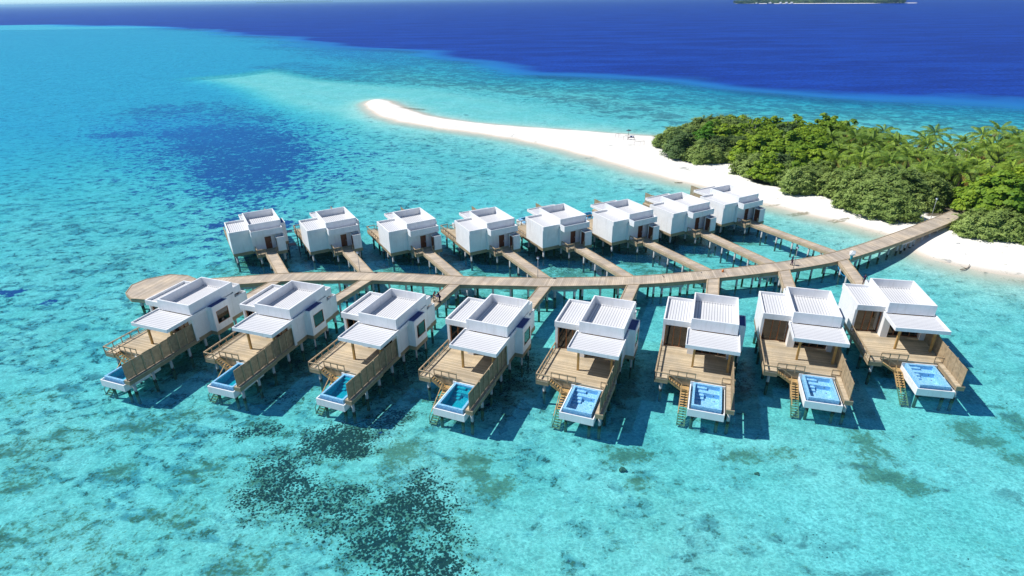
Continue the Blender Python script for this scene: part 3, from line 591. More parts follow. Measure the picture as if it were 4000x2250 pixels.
def ribbon(name, left, right, z0, z1, mat, parent, uvlen=True, diag=0.0):
    b = MB(); n = len(left); s = 0; S = [0]
    for i in range(1, n): s += ((left[i]+right[i])/2 - (left[i-1]+right[i-1])/2).length; S.append(s)
    vs = [(p.x, p.y, z1) for p in left] + [(p.x, p.y, z1) for p in right] + [(p.x, p.y, z0) for p in left] + [(p.x, p.y, z0) for p in right]
    fs = []
    for i in range(n-1): fs += [(i, n+i, n+i+1, i+1), (2*n+i+1, 3*n+i+1, 3*n+i, 2*n+i), (i+1, 2*n+i+1, 2*n+i, i), (n+i, 3*n+i, 3*n+i+1, n+i+1)]
    fs += [(0, 2*n, 3*n, n), (n-1, 2*n-1, 4*n-1, 3*n-1)]
    b.add(vs, fs); me = b.mesh(name, mat)
    uv = me.uv_layers.new(name='UVMap'); 
    for lp in me.loops: k = lp.vertex_index % n; side = (lp.vertex_index // n) % 2; uv.data[lp.index].uv = (S[k] + side*diag, side*3.1)
    return link(bpy.data.objects.new(name, me), parent)
wk = empty('boardwalk', (0, 84, 0)); tag(wk, 'long curved timber boardwalk on stilts running from the end platform to the wooded beach', 'boardwalk')
def reparent_fix(o, root): o.location = (-root.location.x, -root.location.y, -root.location.z)
L1, R1 = offs(C2, HW), offs(C2, -HW)
reparent_fix(ribbon('deck', L1, R1, ZT-0.09, ZT, MWK, wk, diag=0.9), wk)
for k, nm in ((HW, 'side_beam'), (-HW, 'side_beam')):
    o = ribbon(nm, offs(C2, k + 0.05), offs(C2, k - 0.05), ZT-0.55, ZT-0.095, MBM, wk); reparent_fix(o, wk)
    o = ribbon('kerb', offs(C2, k*0.99 + 0.06), offs(C2, k*0.99 - 0.06), ZT+0.002, ZT+0.06, MBM, wk); reparent_fix(o, wk)
o = ribbon('joist', offs(C2, 0.6), offs(C2, -0.6), ZT-0.4, ZT-0.095, MBM, wk); reparent_fix(o, wk)
# stations along the centre line
acc = 0; st = []; nxt = 1.2
for a_, b_ in zip(C2[:-1], C2[1:]):
    L = (b_-a_).length
    while acc + L > nxt: st.append((a_.lerp(b_, (nxt-acc)/L), (b_-a_).normalized())); nxt += 2.75
    acc += L
for i, (p, d) in enumerate(st):
    if p.x > 83: continue
    for side in (-1, 1):
        if side == 1 and i % 2: continue
        x = p.x - d.y*side*(HW-0.3); y = p.y + d.x*side*(HW-0.3)
        o = MB().tube([(x, y, -1.9), (x, y, ZT-0.1)], 0.17, 8).build('stilt', MP, wk, True); reparent_fix(o, wk)
    if i % 6 == 3:
        q = p - Vector((-d.y, d.x))*(HW-0.35); o = MB().bar((q.x-d.x*1.9, q.y-d.y*1.9-0.25, ZT-0.72), (q.x+d.x*1.9, q.y+d.y*1.9-0.25, ZT-0.72), 0.3, 0.32).build('cross_beam', MMT, wk); reparent_fix(o, wk)
        for e_ in (-1.5, 1.5): o = MB().tube([(q.x+d.x*e_, q.y+d.y*e_-0.25, -1.9), (q.x+d.x*e_, q.y+d.y*e_-0.25, ZT-0.85)], 0.2, 8).build('brace_stilt', MP, wk, True); reparent_fix(o, wk)
# round end platform
OCT = [(-57.1,80.0),(-59.0,81.9),(-59.7,84.8),(-58.6,86.9),(-55.6,88.6),(-52.6,88.1),(-50.6,86.8),(-50.3,86.45),(-50.3,83.4),(-50.6,82.0),(-52.2,80.3),(-54.8,79.6)][::-1]
pf = empty('end_platform', (-54.7, 84, 0)); tag(pf, 'many-sided timber platform on stilts at the left end of the boardwalk', 'platform')
b = MB(); b.prism(OCT, ZT-0.09, ZT-0.004); me = b.mesh('deck', MWK); uv = me.uv_layers.new(name='UVMap')
for lp in me.loops: c = me.vertices[lp.vertex_index].co; uv.data[lp.index].uv = (c.x*0.96 - c.y*0.28, c.y)
o = link(bpy.data.objects.new('deck', me), pf); reparent_fix(o, pf)
b = MB(); cx, cy = -54.7, 84.1
for i in range(len(OCT)):
    a_ = OCT[i]; c_ = OCT[(i+1) % len(OCT)]
    if a_[0] > -50.4 and c_[0] > -50.4: continue
    b.bar((a_[0], a_[1], ZT-0.33), (c_[0], c_[1], ZT-0.33), 0.1, 0.46); b.bar((a_[0], a_[1], ZT+0.03), (c_[0], c_[1], ZT+0.03), 0.12, 0.06)
o = b.build('rim', MBM, pf); reparent_fix(o, pf)
for k in range(8):
    t = k*math.pi/4+0.2; o = MB().tube([(cx+3.5*math.cos(t), cy+3.3*math.sin(t), -2.0), (cx+3.5*math.cos(t), cy+3.3*math.sin(t), ZT-0.1)], 0.2, 8).build('stilt', MP, pf, True); reparent_fix(o, pf)

def on_walk(p, d):
    """distance from p along d to the boardwalk edge"""
    best = None
    for a_, c_ in zip(C2[:-1], C2[1:]):
        e = c_-a_; den = d.x*e.y - d.y*e.x
        if abs(den) < 1e-6: continue
        t = ((a_.x-p.x)*e.y-(a_.y-p.y)*e.x)/den; s = ((a_.x-p.x)*d.y-(a_.y-p.y)*d.x)/den
        if -0.01 <= s <= 1.01 and t > 0 and (best is None or t < best): best = t; nn = abs(den)/e.length
    return None if best is None else best - (HW-0.03)/max(nn, 0.3)
ORD = {'V1':'leftmost villa of the front row','V2':'second villa of the front row','V3':'third villa of the front row','V4':'fourth villa of the front row','V5':'fifth villa of the front row','V6':'sixth villa of the front row','V7':'seventh villa of the front row','V8':'rightmost villa of the front row',
       'B1':'leftmost villa of the back row','B2':'second villa of the back row','B3':'third villa of the back row','B4':'fourth villa of the back row','B5':'fifth villa of the back row','B6':'sixth villa of the back row','B7':'seventh villa of the back row','B8':'rightmost villa of the back row'}
JE = {'V1': (2.62, 4.6), 'V2': (3.1, 5.3), 'B7': (1.0, 3.4)}
for v in VP:
    xa, xb = 1.92, 4.10; ea, eb = JE.get(v, (xa, xb))
    pa, pb = Vector(loc2w(v, xa, 11.42)), Vector(loc2w(v, xb, 11.42))
    qa, qb = Vector(loc2w(v, ea, 22)), Vector(loc2w(v, eb, 22))
    da, db = (qa-pa).normalized(), (qb-pb).normalized(); ta, tb = on_walk(pa, da), on_walk(pb, db)
    ta = ta if ta else 11; tb = tb if tb else ta
    ea_, eb_ = pa+da*ta, pb+db*tb
    root = empty('jetty', ((pa.x+pb.x)/2, (pa.y+pb.y)/2, 0)); tag(root, 'narrow timber jetty linking the %s to the boardwalk' % ORD[v], 'jetty', 'jetties between villas and boardwalk')
    if v[0] == 'V': Lp, Rp = [pa, ea_], [pb, eb_]
    else: Lp, Rp = [pb, eb_], [pa, ea_]
    # subdivide so both edges carry the same run of planks
    Lq = [Lp[0].lerp(Lp[1], i/6) for i in range(7)]; Rq = [Rp[0].lerp(Rp[1], i/6) for i in range(7)]
    def mv(o): reparent_fix(o, root)
    mv(ribbon('deck', Lq, Rq, ZT-0.09, ZT-0.003, MWK, root))
    for X_, Y_ in ((Lp, Rp), (Rp, Lp)):
        nrm = (Y_[0]-X_[0]).normalized(); 
        mv(MB().bar((X_[0].x, X_[0].y, ZT-0.30), (X_[1].x, X_[1].y, ZT-0.30), 0.1, 0.42).build('side_beam', MBM, root))
        mv(MB().bar((X_[0].x+nrm.x*0.1, X_[0].y+nrm.y*0.1, ZT+0.03), (X_[1].x+nrm.x*0.1, X_[1].y+nrm.y*0.1, ZT+0.03), 0.14, 0.065).build('kerb', MBM, root))
    L = (Lp[1]-Lp[0]).length; n = max(1, int(L/3.1))
    for i in range(n):
        t = (i+0.8)/n
        if t > 0.93: t = 0.9
        for X_, Y_ in ((Lp, Rp), (Rp, Lp)):
            q = X_[0].lerp(X_[1], t).lerp(Y_[0].lerp(Y_[1], t), 0.12); mv(MB().tube([(q.x, q.y, -1.9), (q.x, q.y, ZT-0.1)], 0.165, 8).build('stilt', MP, root, True))

# ------------------------------------------------------------------ lamp posts
MLH = plain('lamp_head_white', (0.75, 0.78, 0.82), 0.4, 0.5, 0.05); MTQ = plain('turquoise_wrap', (0.03, 0.42, 0.48), 0.6, 0.3, 0.2, 6)
def lamp(loc, h, label, wrapped=False, lean=(0, 0)):
    r = empty('lamp_post', (loc[0], loc[1], loc[2])); tag(r, label, 'lamp post', 'lamp posts along the boardwalk')
    MB().tube([(0, 0, 0), (lean[0], lean[1], h)], [0.05, 0.035], 8).build('pole', MMT, r, True); MB().tube([(0,0,-0.4),(0,0,0.08)], 0.09, 8).build('base_plate', MMT, r)
    b = MB(); x, y = lean
    if wrapped:
        b.add([(x-0.55,y-0.30,h-0.05),(x+0.40,y-0.35,h+0.15),(x+0.65,y+0.2,h+0.45),(x-0.25,y+0.35,h+0.40),(x,y,h+0.62),(x-0.40,y-0.25,h-0.28),(x+0.3,y-0.2,h-0.2)], [(0,1,4),(1,2,4),(2,3,4),(3,0,4),(5,6,1,0),(5,0,3),(6,2,1),(5,3,2,6)])
        b.build('cover_sheet', MW, r); MB().tube([(0,0,h-0.95),(0.05,0,h-0.6),(0,0,h-0.15)], [0.1,0.2,0.24], 8).build('wrap', MTQ, r)
    else:
        b.tube([(x, y, h-0.02), (x, y, h+0.08), (x, y, h+0.3), (x, y, h+0.36)], [0.07, 0.16, 0.19, 0.08], 10); b.build('lamp_head', MLH, r, True)
        MB().tube([(x, y, h+0.36), (x, y, h+0.42)], [0.22, 0.05], 10).build('cap', MDK, r)
    return r
lamp((-24.7, 88.55, ZT), 3.2, 'slim lamp post with pale head by the second villa of the back row'); lamp((4.1, 85.45, ZT), 3.15, 'slim lamp post at the foot of the fifth back-row jetty')
lamp((45.4, 87.55, ZT), 3.4, 'slim lamp post beside the man walking on the boardwalk'); lamp((82.3, 110.6, 1.2), 4.7, 'tall slim lamp post where the boardwalk meets the trees')
lamp((55.9, 90.15, ZT-0.2), 1.5, 'short post under a white sheet and turquoise wrap at the edge of the boardwalk', True)

# ------------------------------------------------------------------ people
def skin_obj(name, joints, edges, mat, parent, sub=1):
    me = bpy.data.meshes.new(name); me.from_pydata([j[0] for j in joints], edges, []); me.materials.append(mat)
    o = bpy.data.objects.new(name, me); link(o, parent)
    sk = o.modifiers.new('skin', 'SKIN'); sk.use_smooth_shade = True
    for i, j in enumerate(joints): me.skin_vertices[0].data[i].radius = (j[1], j[2] if len(j) > 2 else j[1])
    me.skin_vertices[0].data[0].use_root = True
    if sub: s = o.modifiers.new('sub', 'SUBSURF'); s.levels = sub; s.render_levels = sub
    return o
MSK = plain('skin', (0.16, 0.085, 0.05), 0.6, 0.3, 0.05); MHR = plain('hair', (0.012, 0.010, 0.010), 0.6, 0.3, 0.1)
MNV = plain('navy_cloth', (0.012, 0.016, 0.06), 0.85, 0.1, 0.15, 8); MPU = plain('purple_cloth', (0.05, 0.012, 0.07), 0.85, 0.1, 0.15, 8); MRD = plain('red_cloth', (0.25, 0.03, 0.04), 0.85, 0.1, 0.15, 8)
def person(loc, rz, label, shirt, trousers, pose):
    r = empty('person', loc, rz); tag(r, label, 'person')
    la, ra, hip, lean = pose['lf'], pose['rf'], 0.93, pose.get('lean', 0.0)
    sh = Vector((0, lean, 1.43)); nk = Vector((0, lean*1.1, 1.50)); hd = Vector((0, lean*1.25+0.02, 1.63))
    def knee(a, b, k): m_ = (Vector(a)+Vector(b))/2; return m_ + Vector(k)
    LH, RH = Vector((0.10, 0, 0.92)), Vector((-0.10, 0, 0.92)); lf, rf = Vector(la), Vector(ra)
    lk, rk = knee(LH, lf, (0, 0.07, 0.02)), knee(RH, rf, (0, 0.07, 0.02)); LS, RS = sh+Vector((0.19, 0, 0)), sh+Vector((-0.19, 0, 0)); lh, rh = Vector(pose['lh']), Vector(pose['rh'])
    le, re = knee(LS, lh, (0.04, -0.06, -0.03)), knee(RS, rh, (-0.04, -0.06, -0.03))
    J = [(Vector((0,0,0.95)),0.13,0.10),(Vector((0,lean*0.5,1.18)),0.125,0.09),(sh,0.12,0.09),(nk,0.05),(hd,0.085,0.095),(hd+Vector((0,0.0,0.09)),0.07,0.08),
         (LS,0.055),(le,0.042),(lh,0.027),(RS,0.055),(re,0.042),(rh,0.027),
         (LH,0.085),(lk,0.058),(lf+Vector((0,0,0.08)),0.04),(lf+Vector((0,0.17,0.03)),0.035,0.03),(RH,0.085),(rk,0.058),(rf+Vector((0,0,0.08)),0.04),(rf+Vector((0,0.17,0.03)),0.035,0.03)]
    E = [(0,1),(1,2),(2,3),(3,4),(4,5),(2,6),(6,7),(7,8),(2,9),(9,10),(10,11),(0,12),(12,13),(13,14),(14,15),(0,16),(16,17),(17,18),(18,19)]
    for h, e_, base, sg in ((lh, le, 8, 1), (rh, re, 11, -1)):
        d = (h-e_).normalized(); s_ = d.cross(Vector((0,1,0.2))).normalized(); pm = len(J); J.append((h+d*0.07, 0.03, 0.018)); E.append((base, pm))
        for k, ln in enumerate((0.07, 0.085, 0.08, 0.06)):
            i = len(J); q = h + d*0.10 + s_*(k-1.5)*0.02; J.append((q, 0.008)); J.append((q + d*ln*0.6 + Vector((0,0.02,-0.01)), 0.007)); E += [(pm, i), (i, i+1)]
        i = len(J); J.append((h+d*0.05+Vector((0,0.045,0)), 0.009)); J.append((h+d*0.09+Vector((0,0.06,0)), 0.008)); E += [(base, i), (i, i+1)]
    bd = skin_obj('body', J, E, MSK, r)
    skin_obj('shirt', [(Vector((0,0,0.93)),0.155,0.125),(Vector((0,lean*0.5,1.18)),0.15,0.115),(sh,0.145,0.11),(LS+Vector((0.02,0,-0.01)),0.078),(LS.lerp(le,0.8),0.062),(RS+Vector((-0.02,0,-0.01)),0.078),(RS.lerp(re,0.8),0.062)], [(0,1),(1,2),(2,3),(3,4),(2,5),(5,6)], shirt, r)
    skin_obj('trousers', [(Vector((0,0,0.95)),0.15,0.12),(LH,0.105),(lk,0.08),(lf+Vector((0,0,0.10)),0.065),(RH,0.105),(rk,0.08),(rf+Vector((0,0,0.10)),0.065)], [(0,1),(1,2),(2,3),(0,4),(4,5),(5,6)], trousers, r)
    skin_obj('hair', [(hd+Vector((0,-0.03,0.03)),0.09,0.09),(hd+Vector((0,-0.01,0.12)),0.075,0.075)], [(0,1)], MHR, r)
    for sgn in (1, -1):
        MB().box(sgn*0.035-0.012, sgn*0.035+0.012, hd.y+0.085, hd.y+0.097, hd.z+0.01, hd.z+0.025).build('eye', MDK, bd); skin_obj('ear', [(hd+Vector((sgn*0.085,0,0.0)),0.016,0.022),(hd+Vector((sgn*0.09,0,0.03)),0.014,0.02)], [(0,1)], MSK, bd, 0)
        MB().box(lf.x*0+ (lf.x if sgn > 0 else rf.x)-0.05, (lf.x if sgn > 0 else rf.x)+0.05, (lf.y if sgn > 0 else rf.y)-0.07, (lf.y if sgn > 0 else rf.y)+0.2, (lf.z if sgn > 0 else rf.z)+0.0, (lf.z if sgn > 0 else rf.z)+0.075).build('shoe', MHR, r)
    MB().add([(hd.x-0.016,hd.y+0.085,hd.z-0.02),(hd.x+0.016,hd.y+0.085,hd.z-0.02),(hd.x,hd.y+0.118,hd.z-0.015),(hd.x,hd.y+0.09,hd.z+0.025)],[(0,1,2),(0,2,3),(1,3,2)]).build('nose', MSK, bd)
    MB().box(-0.022,0.022,hd.y+0.082,hd.y+0.092,hd.z-0.055,hd.z-0.045).build('mouth', MRD, bd)
    return r
stroll = dict(lf=(0.09,0.12,0), rf=(-0.09,-0.12,0), lh=(0.26,0.0,0.86), rh=(-0.26,0.12,0.88), lean=0.02)
stand = dict(lf=(0.11,0,0), rf=(-0.11,0.02,0), lh=(0.30,0.10,0.85), rh=(-0.30,0.10,0.85))
walk = dict(lf=(0.09,0.30,0), rf=(-0.09,-0.28,0), lh=(0.28,-0.18,0.90), rh=(-0.28,0.28,0.95), lean=0.04)
work = dict(lf=(0.13,0.05,0), rf=(-0.13,-0.12,0), lh=(0.16,0.48,1.02), rh=(-0.16,0.45,1.02), lean=0.20)
person((45.65, 88.9, ZT), R(-100), 'person in dark navy clothes walking along the boardwalk beside a lamp post', MNV, MPU, stroll)
W1 = G(*(np.array([1550+1235/8.523, 1080+822/8.523])/1.5528), ZT); W2 = G(*(np.array([1550+1442/8.523, 1080+865/8.523])/1.5528), ZT)
ang = math.atan2(W2[1]-W1[1], W2[0]-W1[0])
person((W1[0], W1[1], ZT), ang-math.pi/2, 'person in a red top leaning over the left end of a work table', MRD, MDK, work)
person((W2[0], W2[1], ZT), ang+math.pi/2, 'person in dark navy clothes leaning over the right end of a work table', MNV, MNV, work)
W3 = G(*(np.array([3050+2075/6.44, 960+985/6.44])/1.5528), ZT)
person((W3[0], W3[1], ZT), R(150), 'person in dark clothes half hidden behind the roof of the rightmost front villa', MPU, MNV, stand)
# work table between the two men
cx, cy = (W1[0]+W2[0])/2, (W1[1]+W2[1])/2
r = empty('work_table', (cx, cy, ZT), ang); tag(r, 'pale timber work table covered by a grey sheet between two leaning men', 'table')
MB().box(-0.42, 0.42, -0.3, 0.3, 0.90, 0.95).build('table_top', MRL, r)
for sx in (-1, 1):
    for sy in (-1, 1): MB().bar((sx*0.36, sy*0.28, 0), (sx*0.30, sy*0.22, 0.9), 0.06).build('leg', MRL, r)
MB().bar((-0.34,-0.25,0.15),(0.3,-0.22,0.75),0.04).bar((0.34,-0.26,0.15),(-0.3,-0.22,0.75),0.04).bar((-0.34,0.25,0.2),(0.34,0.25,0.2),0.04).build('brace', MRL, r)
o = MB().box(0.0, 0.44, -0.26, 0.26, 0.955, 1.06).box(-0.05,0.2,-0.2,0.1,1.06,1.1).build('folded_sheet', plain('blue_grey_sheet', (0.16,0.18,0.30), 0.8, 0.2), loc=(cx, cy, ZT)); o.rotation_euler = (0,0,ang)
tag(o, 'blue grey folded sheet lying on the work table', 'sheet')

# ------------------------------------------------------------------ small things
MOR = plain('orange_plastic', (0.55, 0.16, 0.03), 0.5, 0.4, 0.1)
def px(x0, y0, s, p): return ((x0+p[0]/s)/1.5528, (y0+p[1]/s)/1.5528)
q = G(*px(2550,1050,4.83,(1315,60)), ZT); b = MB(); b.tube([(0,0,0),(0.02,0,0.18),(0.12,0.05,0.34),(0.05,0.02,0.46)], [0.14,0.2,0.12,0.05], 8); o = b.build('bag', MOR, smooth=True, loc=(q[0], q[1], ZT)); tag(o, 'small orange bag lying on the boardwalk', 'bag')
for (a, c, lab) in (((180,128),(215,165),'dark stick lying on the boardwalk above the jetty of the fifth front villa'), ((908,65),(928,85),'short dark stick lying at the far edge of the boardwalk')):
    p0 = G(*px(2550,1050,4.83,a), ZT); p1 = G(*px(2550,1050,4.83,c), ZT); o = MB().bar((0,0,0.04),(p1[0]-p0[0],p1[1]-p0[1],0.04),0.07).bar(((p1[0]-p0[0])*0.3,(p1[1]-p0[1])*0.3,0.1),((p1[0]-p0[0])*0.5,(p1[1]-p0[1])*0.5-0.1,0.12),0.05).build('stick', MDK, loc=(p0[0],p0[1],ZT)); tag(o, lab, 'stick')
p0 = G(*px(3050,960,6.44,(1435,512)), ZT-0.75); p1 = G(*px(3050,960,6.44,(1655,775)), ZT-0.9)
pts = [Vector((p0[0],p0[1],ZT-0.72)).lerp(Vector((p1[0],p1[1],ZT-0.85)), t) + Vector((0,0,-0.5*math.sin(t*math.pi))) for t in [i/8 for i in range(9)]]
o = MB().tube(pts, 0.045, 6).build('rope', plain('blue_rope', (0.03,0.30,0.65),0.6,0.3), smooth=True); tag(o, 'bright blue rope hanging beneath the jetty of the rightmost front villa', 'rope')
# scaffold frame standing in the water between two back villas
q = G(*px(800,700,2.576,(900,700)), 0.0)
r = empty('scaffold', (q[0], q[1], 0), R(25)); tag(r, 'steel scaffold frame standing in the water between the two leftmost back villas', 'scaffold')
for ix in (-0.9, 0.9):
    for iy in (-0.7, 0.7): MB().tube([(ix, iy, -1.6), (ix, iy, 4.4 if iy > 0 else 3.6)], 0.05, 6).build('upright', MDK, r)
for z in (0.9, 2.2, 3.5): MB().tube([(-0.9,-0.7,z),(0.9,-0.7,z)],0.04,6).tube([(-0.9,0.7,z),(0.9,0.7,z)],0.04,6).tube([(-0.9,-0.7,z),(-0.9,0.7,z)],0.04,6).tube([(0.9,-0.7,z),(0.9,0.7,z)],0.04,6).build('ledger', MDK, r)
MB().box(-0.8,0.5,-0.6,0.6,0.96,1.02).build('platform_board', MDR, r); MB().box(-0.9,0.2,-0.6,0.6,3.56,3.62).build('platform_board', MMT, r)
# rock under water, driftwood
def rock(name, loc, sx, sy, sz, label, seed, mat, cat='rock'):
    rg = random.Random(seed); n, mm = 14, 8; vs = []
    for i in range(mm+1):
        for k in range(n):
            t = math.pi*i/mm; p = 2*math.pi*k/n; rr = 1+0.22*math.sin(3*p+seed)+0.15*math.sin(5*p+2*t+seed)+rg.uniform(-0.08,0.08); vs.append((sx*rr*math.sin(t)*math.cos(p), sy*rr*math.sin(t)*math.sin(p), sz*math.cos(t)*(1+rg.uniform(-0.06,0.06))))
    fs = [(i*n+k, i*n+(k+1)%n, (i+1)*n+(k+1)%n, (i+1)*n+k) for i in range(mm) for k in range(n)]
    o = MB().add(vs, fs).build(name, mat, smooth=True, loc=loc); tag(o, label, cat); return o
MRK = plain('reef_rock', (0.20, 0.18, 0.10), 0.9, 0.1, 0.5, 4)
q = G(1566, 1180, -1.3); rock('rock', (q[0], q[1], -1.35), 0.38, 0.32, 0.22, 'dark rounded rock under the clear water below the fifth front villa', 3, MRK)
q = G(1905, 1168+22, -1.3); rock('rock', (q[0], q[1], -1.4), 0.25, 0.2, 0.16, 'small dark rock on the seabed below the sixth front villa', 5, MRK)
q = G(2330, 738, -0.9); rock('rock', (q[0], q[1], -1.25), 0.8, 0.3, 0.12, 'flat dark rock in shallow water off the beach right of the boardwalk', 8, MRK)
q = G(2432, 680, 0.0); o = MB().tube([(0,0,0.02),(0.9,0.1,0.1),(1.7,0.5,0.16),(2.3,1.2,0.5)], [0.09,0.1,0.07,0.03], 7).tube([(1.2,0.2,0.1),(0.5,0.7,0.3)],[0.05,0.02],6).build('driftwood', plain('driftwood_grey',(0.20,0.16,0.12),0.9,0.1), smooth=True, loc=(q[0]-0.9, q[1]+0.3, 0)); tag(o, 'forked grey driftwood branch in the shallows off the right-hand beach', 'driftwood')
q = G(*px(2450,650,2.576,(515,163)), 0.05); o = MB().tube([(0,0,0.05),(0.9,-0.15,0.12),(2.0,-0.1,0.08)], [0.07,0.1,0.05], 7).build('driftwood', MRK, smooth=True, loc=(q[0]-1, q[1], 0)); tag(o, 'dark driftwood log at the waterline of the sandbank behind the villas', 'driftwood')
# beach furniture on the sandbank
def at(x0, y0, s, p, z): return G(*px(x0, y0, s, p), z)
MFT = plain('weathered_timber', (0.13, 0.09, 0.08), 0.8, 0.2, 0.2, 4); MBL = plain('blue_towel', (0.01, 0.03, 0.16), 0.8, 0.2)
q = at(2350,500,5.724,(660,255),1.2); r = empty('beach_bench', (q[0], q[1], 1.22), R(-12)); tag(r, 'dark timber beach bench on the sandbank beside the trees', 'bench')
r.scale = (0.6,0.6,0.6); MB().box(-1.7,1.7,-0.6,0.6,0.95,1.08).build('seat', MFT, r)
for sx in (-1.6, 1.6):
    for sy in (-0.5, 0.5): MB().box(sx-0.1,sx+0.1,sy-0.1,sy+0.1,-0.1,0.95).build('leg', MFT, r)
o = MB().box(-0.35,0.25,-0.3,0.3,0,0.35).box(0.4,0.8,-0.25,0.25,0,0.22).build('bundle', MBL, loc=(q[0], q[1], 1.22+0.65)); o.rotation_euler = (0,0,R(-12)); tag(o, 'dark blue bundles piled on the beach bench', 'bundle')
q = at(2350,500,5.724,(600,160),1.0); r = empty('beach_parasol', (q[0], q[1], 0.9)); tag(r, 'small closed-down dark parasol standing near the water behind the beach bench', 'parasol')
MB().tube([(0,0,0),(0,0,1.7)],0.05,6).build('pole', MFT, r); MB().tube([(0,0,1.6),(0,0,2.0)],[0.9,0.05],8).build('canopy', MDK, r)
for i, (p, w_, lab) in enumerate((((850,385),1.7,'thin bare timber frame on the sand between the bench and the trees'), ((365,210),0.9,'small bent timber frame on the sandbank left of the bench'), ((560,250),1.2,'thin timber frame just left of the beach bench'))):
    q = at(2350,500,5.724,p,1.2); b = MB(); b.bar((-w_,0,0),(-w_,0,1.1),0.08).bar((w_*0.8,0.2,0),(w_*0.8,0.2,1.3),0.08).bar((-w_,0,1.1),(w_*0.8,0.2,1.3),0.08).bar((0,-0.4,0),(0.1,0,1.2),0.07); o = b.build('timber_frame', plain('pale_driftwood%d' % i,(0.45,0.38,0.36),0.8,0.2), loc=(q[0],q[1],1.15)); o.rotation_euler=(0,0,R(12*i)); tag(o, lab, 'frame')
q = at(2350,500,5.724,(1130,340),1.2); o = MB().tube([(0,0,0),(0.4,0.1,1.2),(1.4,0.2,1.7)],[0.1,0.07,0.03],6).tube([(0.4,0.1,1.2),(0.2,0.6,2.0)],[0.05,0.02],6).tube([(0,0,0),(1.6,-1.2,0.5),(2.6,-1.6,0.2)],[0.1,0.07,0.03],6).build('dead_branch', MFT, smooth=True, loc=(q[0],q[1],1.1)); tag(o, 'bare dead branch on the sand at the left tip of the trees', 'branch')

# ------------------------------------------------------------------ vegetation
def leafmesh(name, cen, nor, sz, asp, tone, mat, rg):
    n = len(cen); t = rg.normal(size=(n,3)); t -= (t*nor).sum(1)[:,None]*nor; t /= np.linalg.norm(t,axis=1)[:,None]; b_ = np.cross(nor, t)
    a = t*(sz*asp)[:,None]; c = b_*(sz)[:,None]; V = np.stack([cen-a-c*0.3, cen-a*0.1-c, cen+a-c*0.0, cen-a*0.1+c], 1).reshape(-1,3)
    me = bpy.data.meshes.new(name); me.vertices.add(4*n); me.vertices.foreach_set('co', V.astype('f').ravel()); me.loops.add(4*n); me.loops.foreach_set('vertex_index', np.arange(4*n,dtype='i'))
    me.polygons.add(n); me.polygons.foreach_set('loop_start', np.arange(0,4*n,4,dtype='i')); me.polygons.foreach_set('loop_total', np.full(n,4,'i')); me.update(calc_edges=True)
    at_ = me.attributes.new('tone','FLOAT','POINT'); at_.data.foreach_set('value', np.repeat(tone,4).astype('f')); me.materials.append(mat); return me
def crown(name, mat, seed, rx, ry, h, nclump, nleaf, cs, leaf, asp, zc=0.35, low=0.0, fuzzy=False):
    rg = np.random.default_rng(seed); C = []; N = []; T = []
    th = rg.uniform(0, 2*np.pi, nclump); ph = np.arccos(rg.uniform(low, 1, nclump)); lob = 1 + 0.18*np.sin(3*th+seed) + 0.10*np.sin(5*th+2*seed)
    for i in range(nclump):
        d = np.array([np.sin(ph[i])*np.cos(th[i]), np.sin(ph[i])*np.sin(th[i]), np.cos(ph[i])]); k = rg.uniform(0.72, 1.02)*lob[i]
        c = d*np.array([rx, ry, h*(1-zc)])*k + np.array([0,0,h*zc]); r_ = cs*rg.uniform(0.65, 1.35)
        e = rg.normal(size=(nleaf,3)); e /= np.linalg.norm(e,axis=1)[:,None]; e[:,2] = np.abs(e[:,2])*0.9 - 0.25; rad = r_*(rg.uniform(0.1,1.5,nleaf) if fuzzy else rg.uniform(0.55,1.0,nleaf)); tl = rg.normal(size=3)*0.9 if fuzzy else np.zeros(3)
        P_ = c + e*rad[:,None]*np.array([1,1,0.75]) + (np.outer(rg.uniform(-1,1,nleaf), tl)*r_ if fuzzy else 0); nn = e*(0.35 if fuzzy else 0.9) + d*(0.9 if fuzzy else 0.5) + rg.normal(size=(nleaf,3))*0.45 + np.array([0,0,0.75]); nn /= np.linalg.norm(nn,axis=1)[:,None]
        C.append(P_); N.append(nn); T.append(np.clip(rg.uniform(0,1,nleaf)*0.6 + rg.uniform(0,0.5), 0, 1))
    C = np.concatenate(C); C[:,2] = np.maximum(C[:,2], 0.15); N = np.concatenate(N); T = np.concatenate(T)
    return leafmesh(name, C, N, leaf*rg.uniform(0.7,1.3,len(C)), asp, T, mat, rg)
FA = foliage('feathery_leaves', (0.15,0.23,0.055), (0.42,0.53,0.14), (0.19,0.29,0.07)); FB = foliage('broad_leaves', (0.11,0.23,0.014), (0.40,0.52,0.035), (0.10,0.23,0.025))
FD = foliage('dark_leaves', (0.08,0.14,0.045), (0.19,0.28,0.075), (0.08,0.15,0.05)); FP = foliage('palm_leaves', (0.035,0.095,0.010), (0.36,0.50,0.05), (0.06,0.15,0.02), 0.2); FY = foliage('yellow_palm_leaves', (0.30,0.24,0.05), (0.42,0.30,0.06), (0.35,0.22,0.05), 0.3)
FL = foliage('bright_leaves', (0.06,0.20,0.012), (0.13,0.32,0.02), (0.06,0.18,0.015))
MTK = plain('bark', (0.20, 0.15, 0.10), 0.9, 0.1, 0.3, 3)
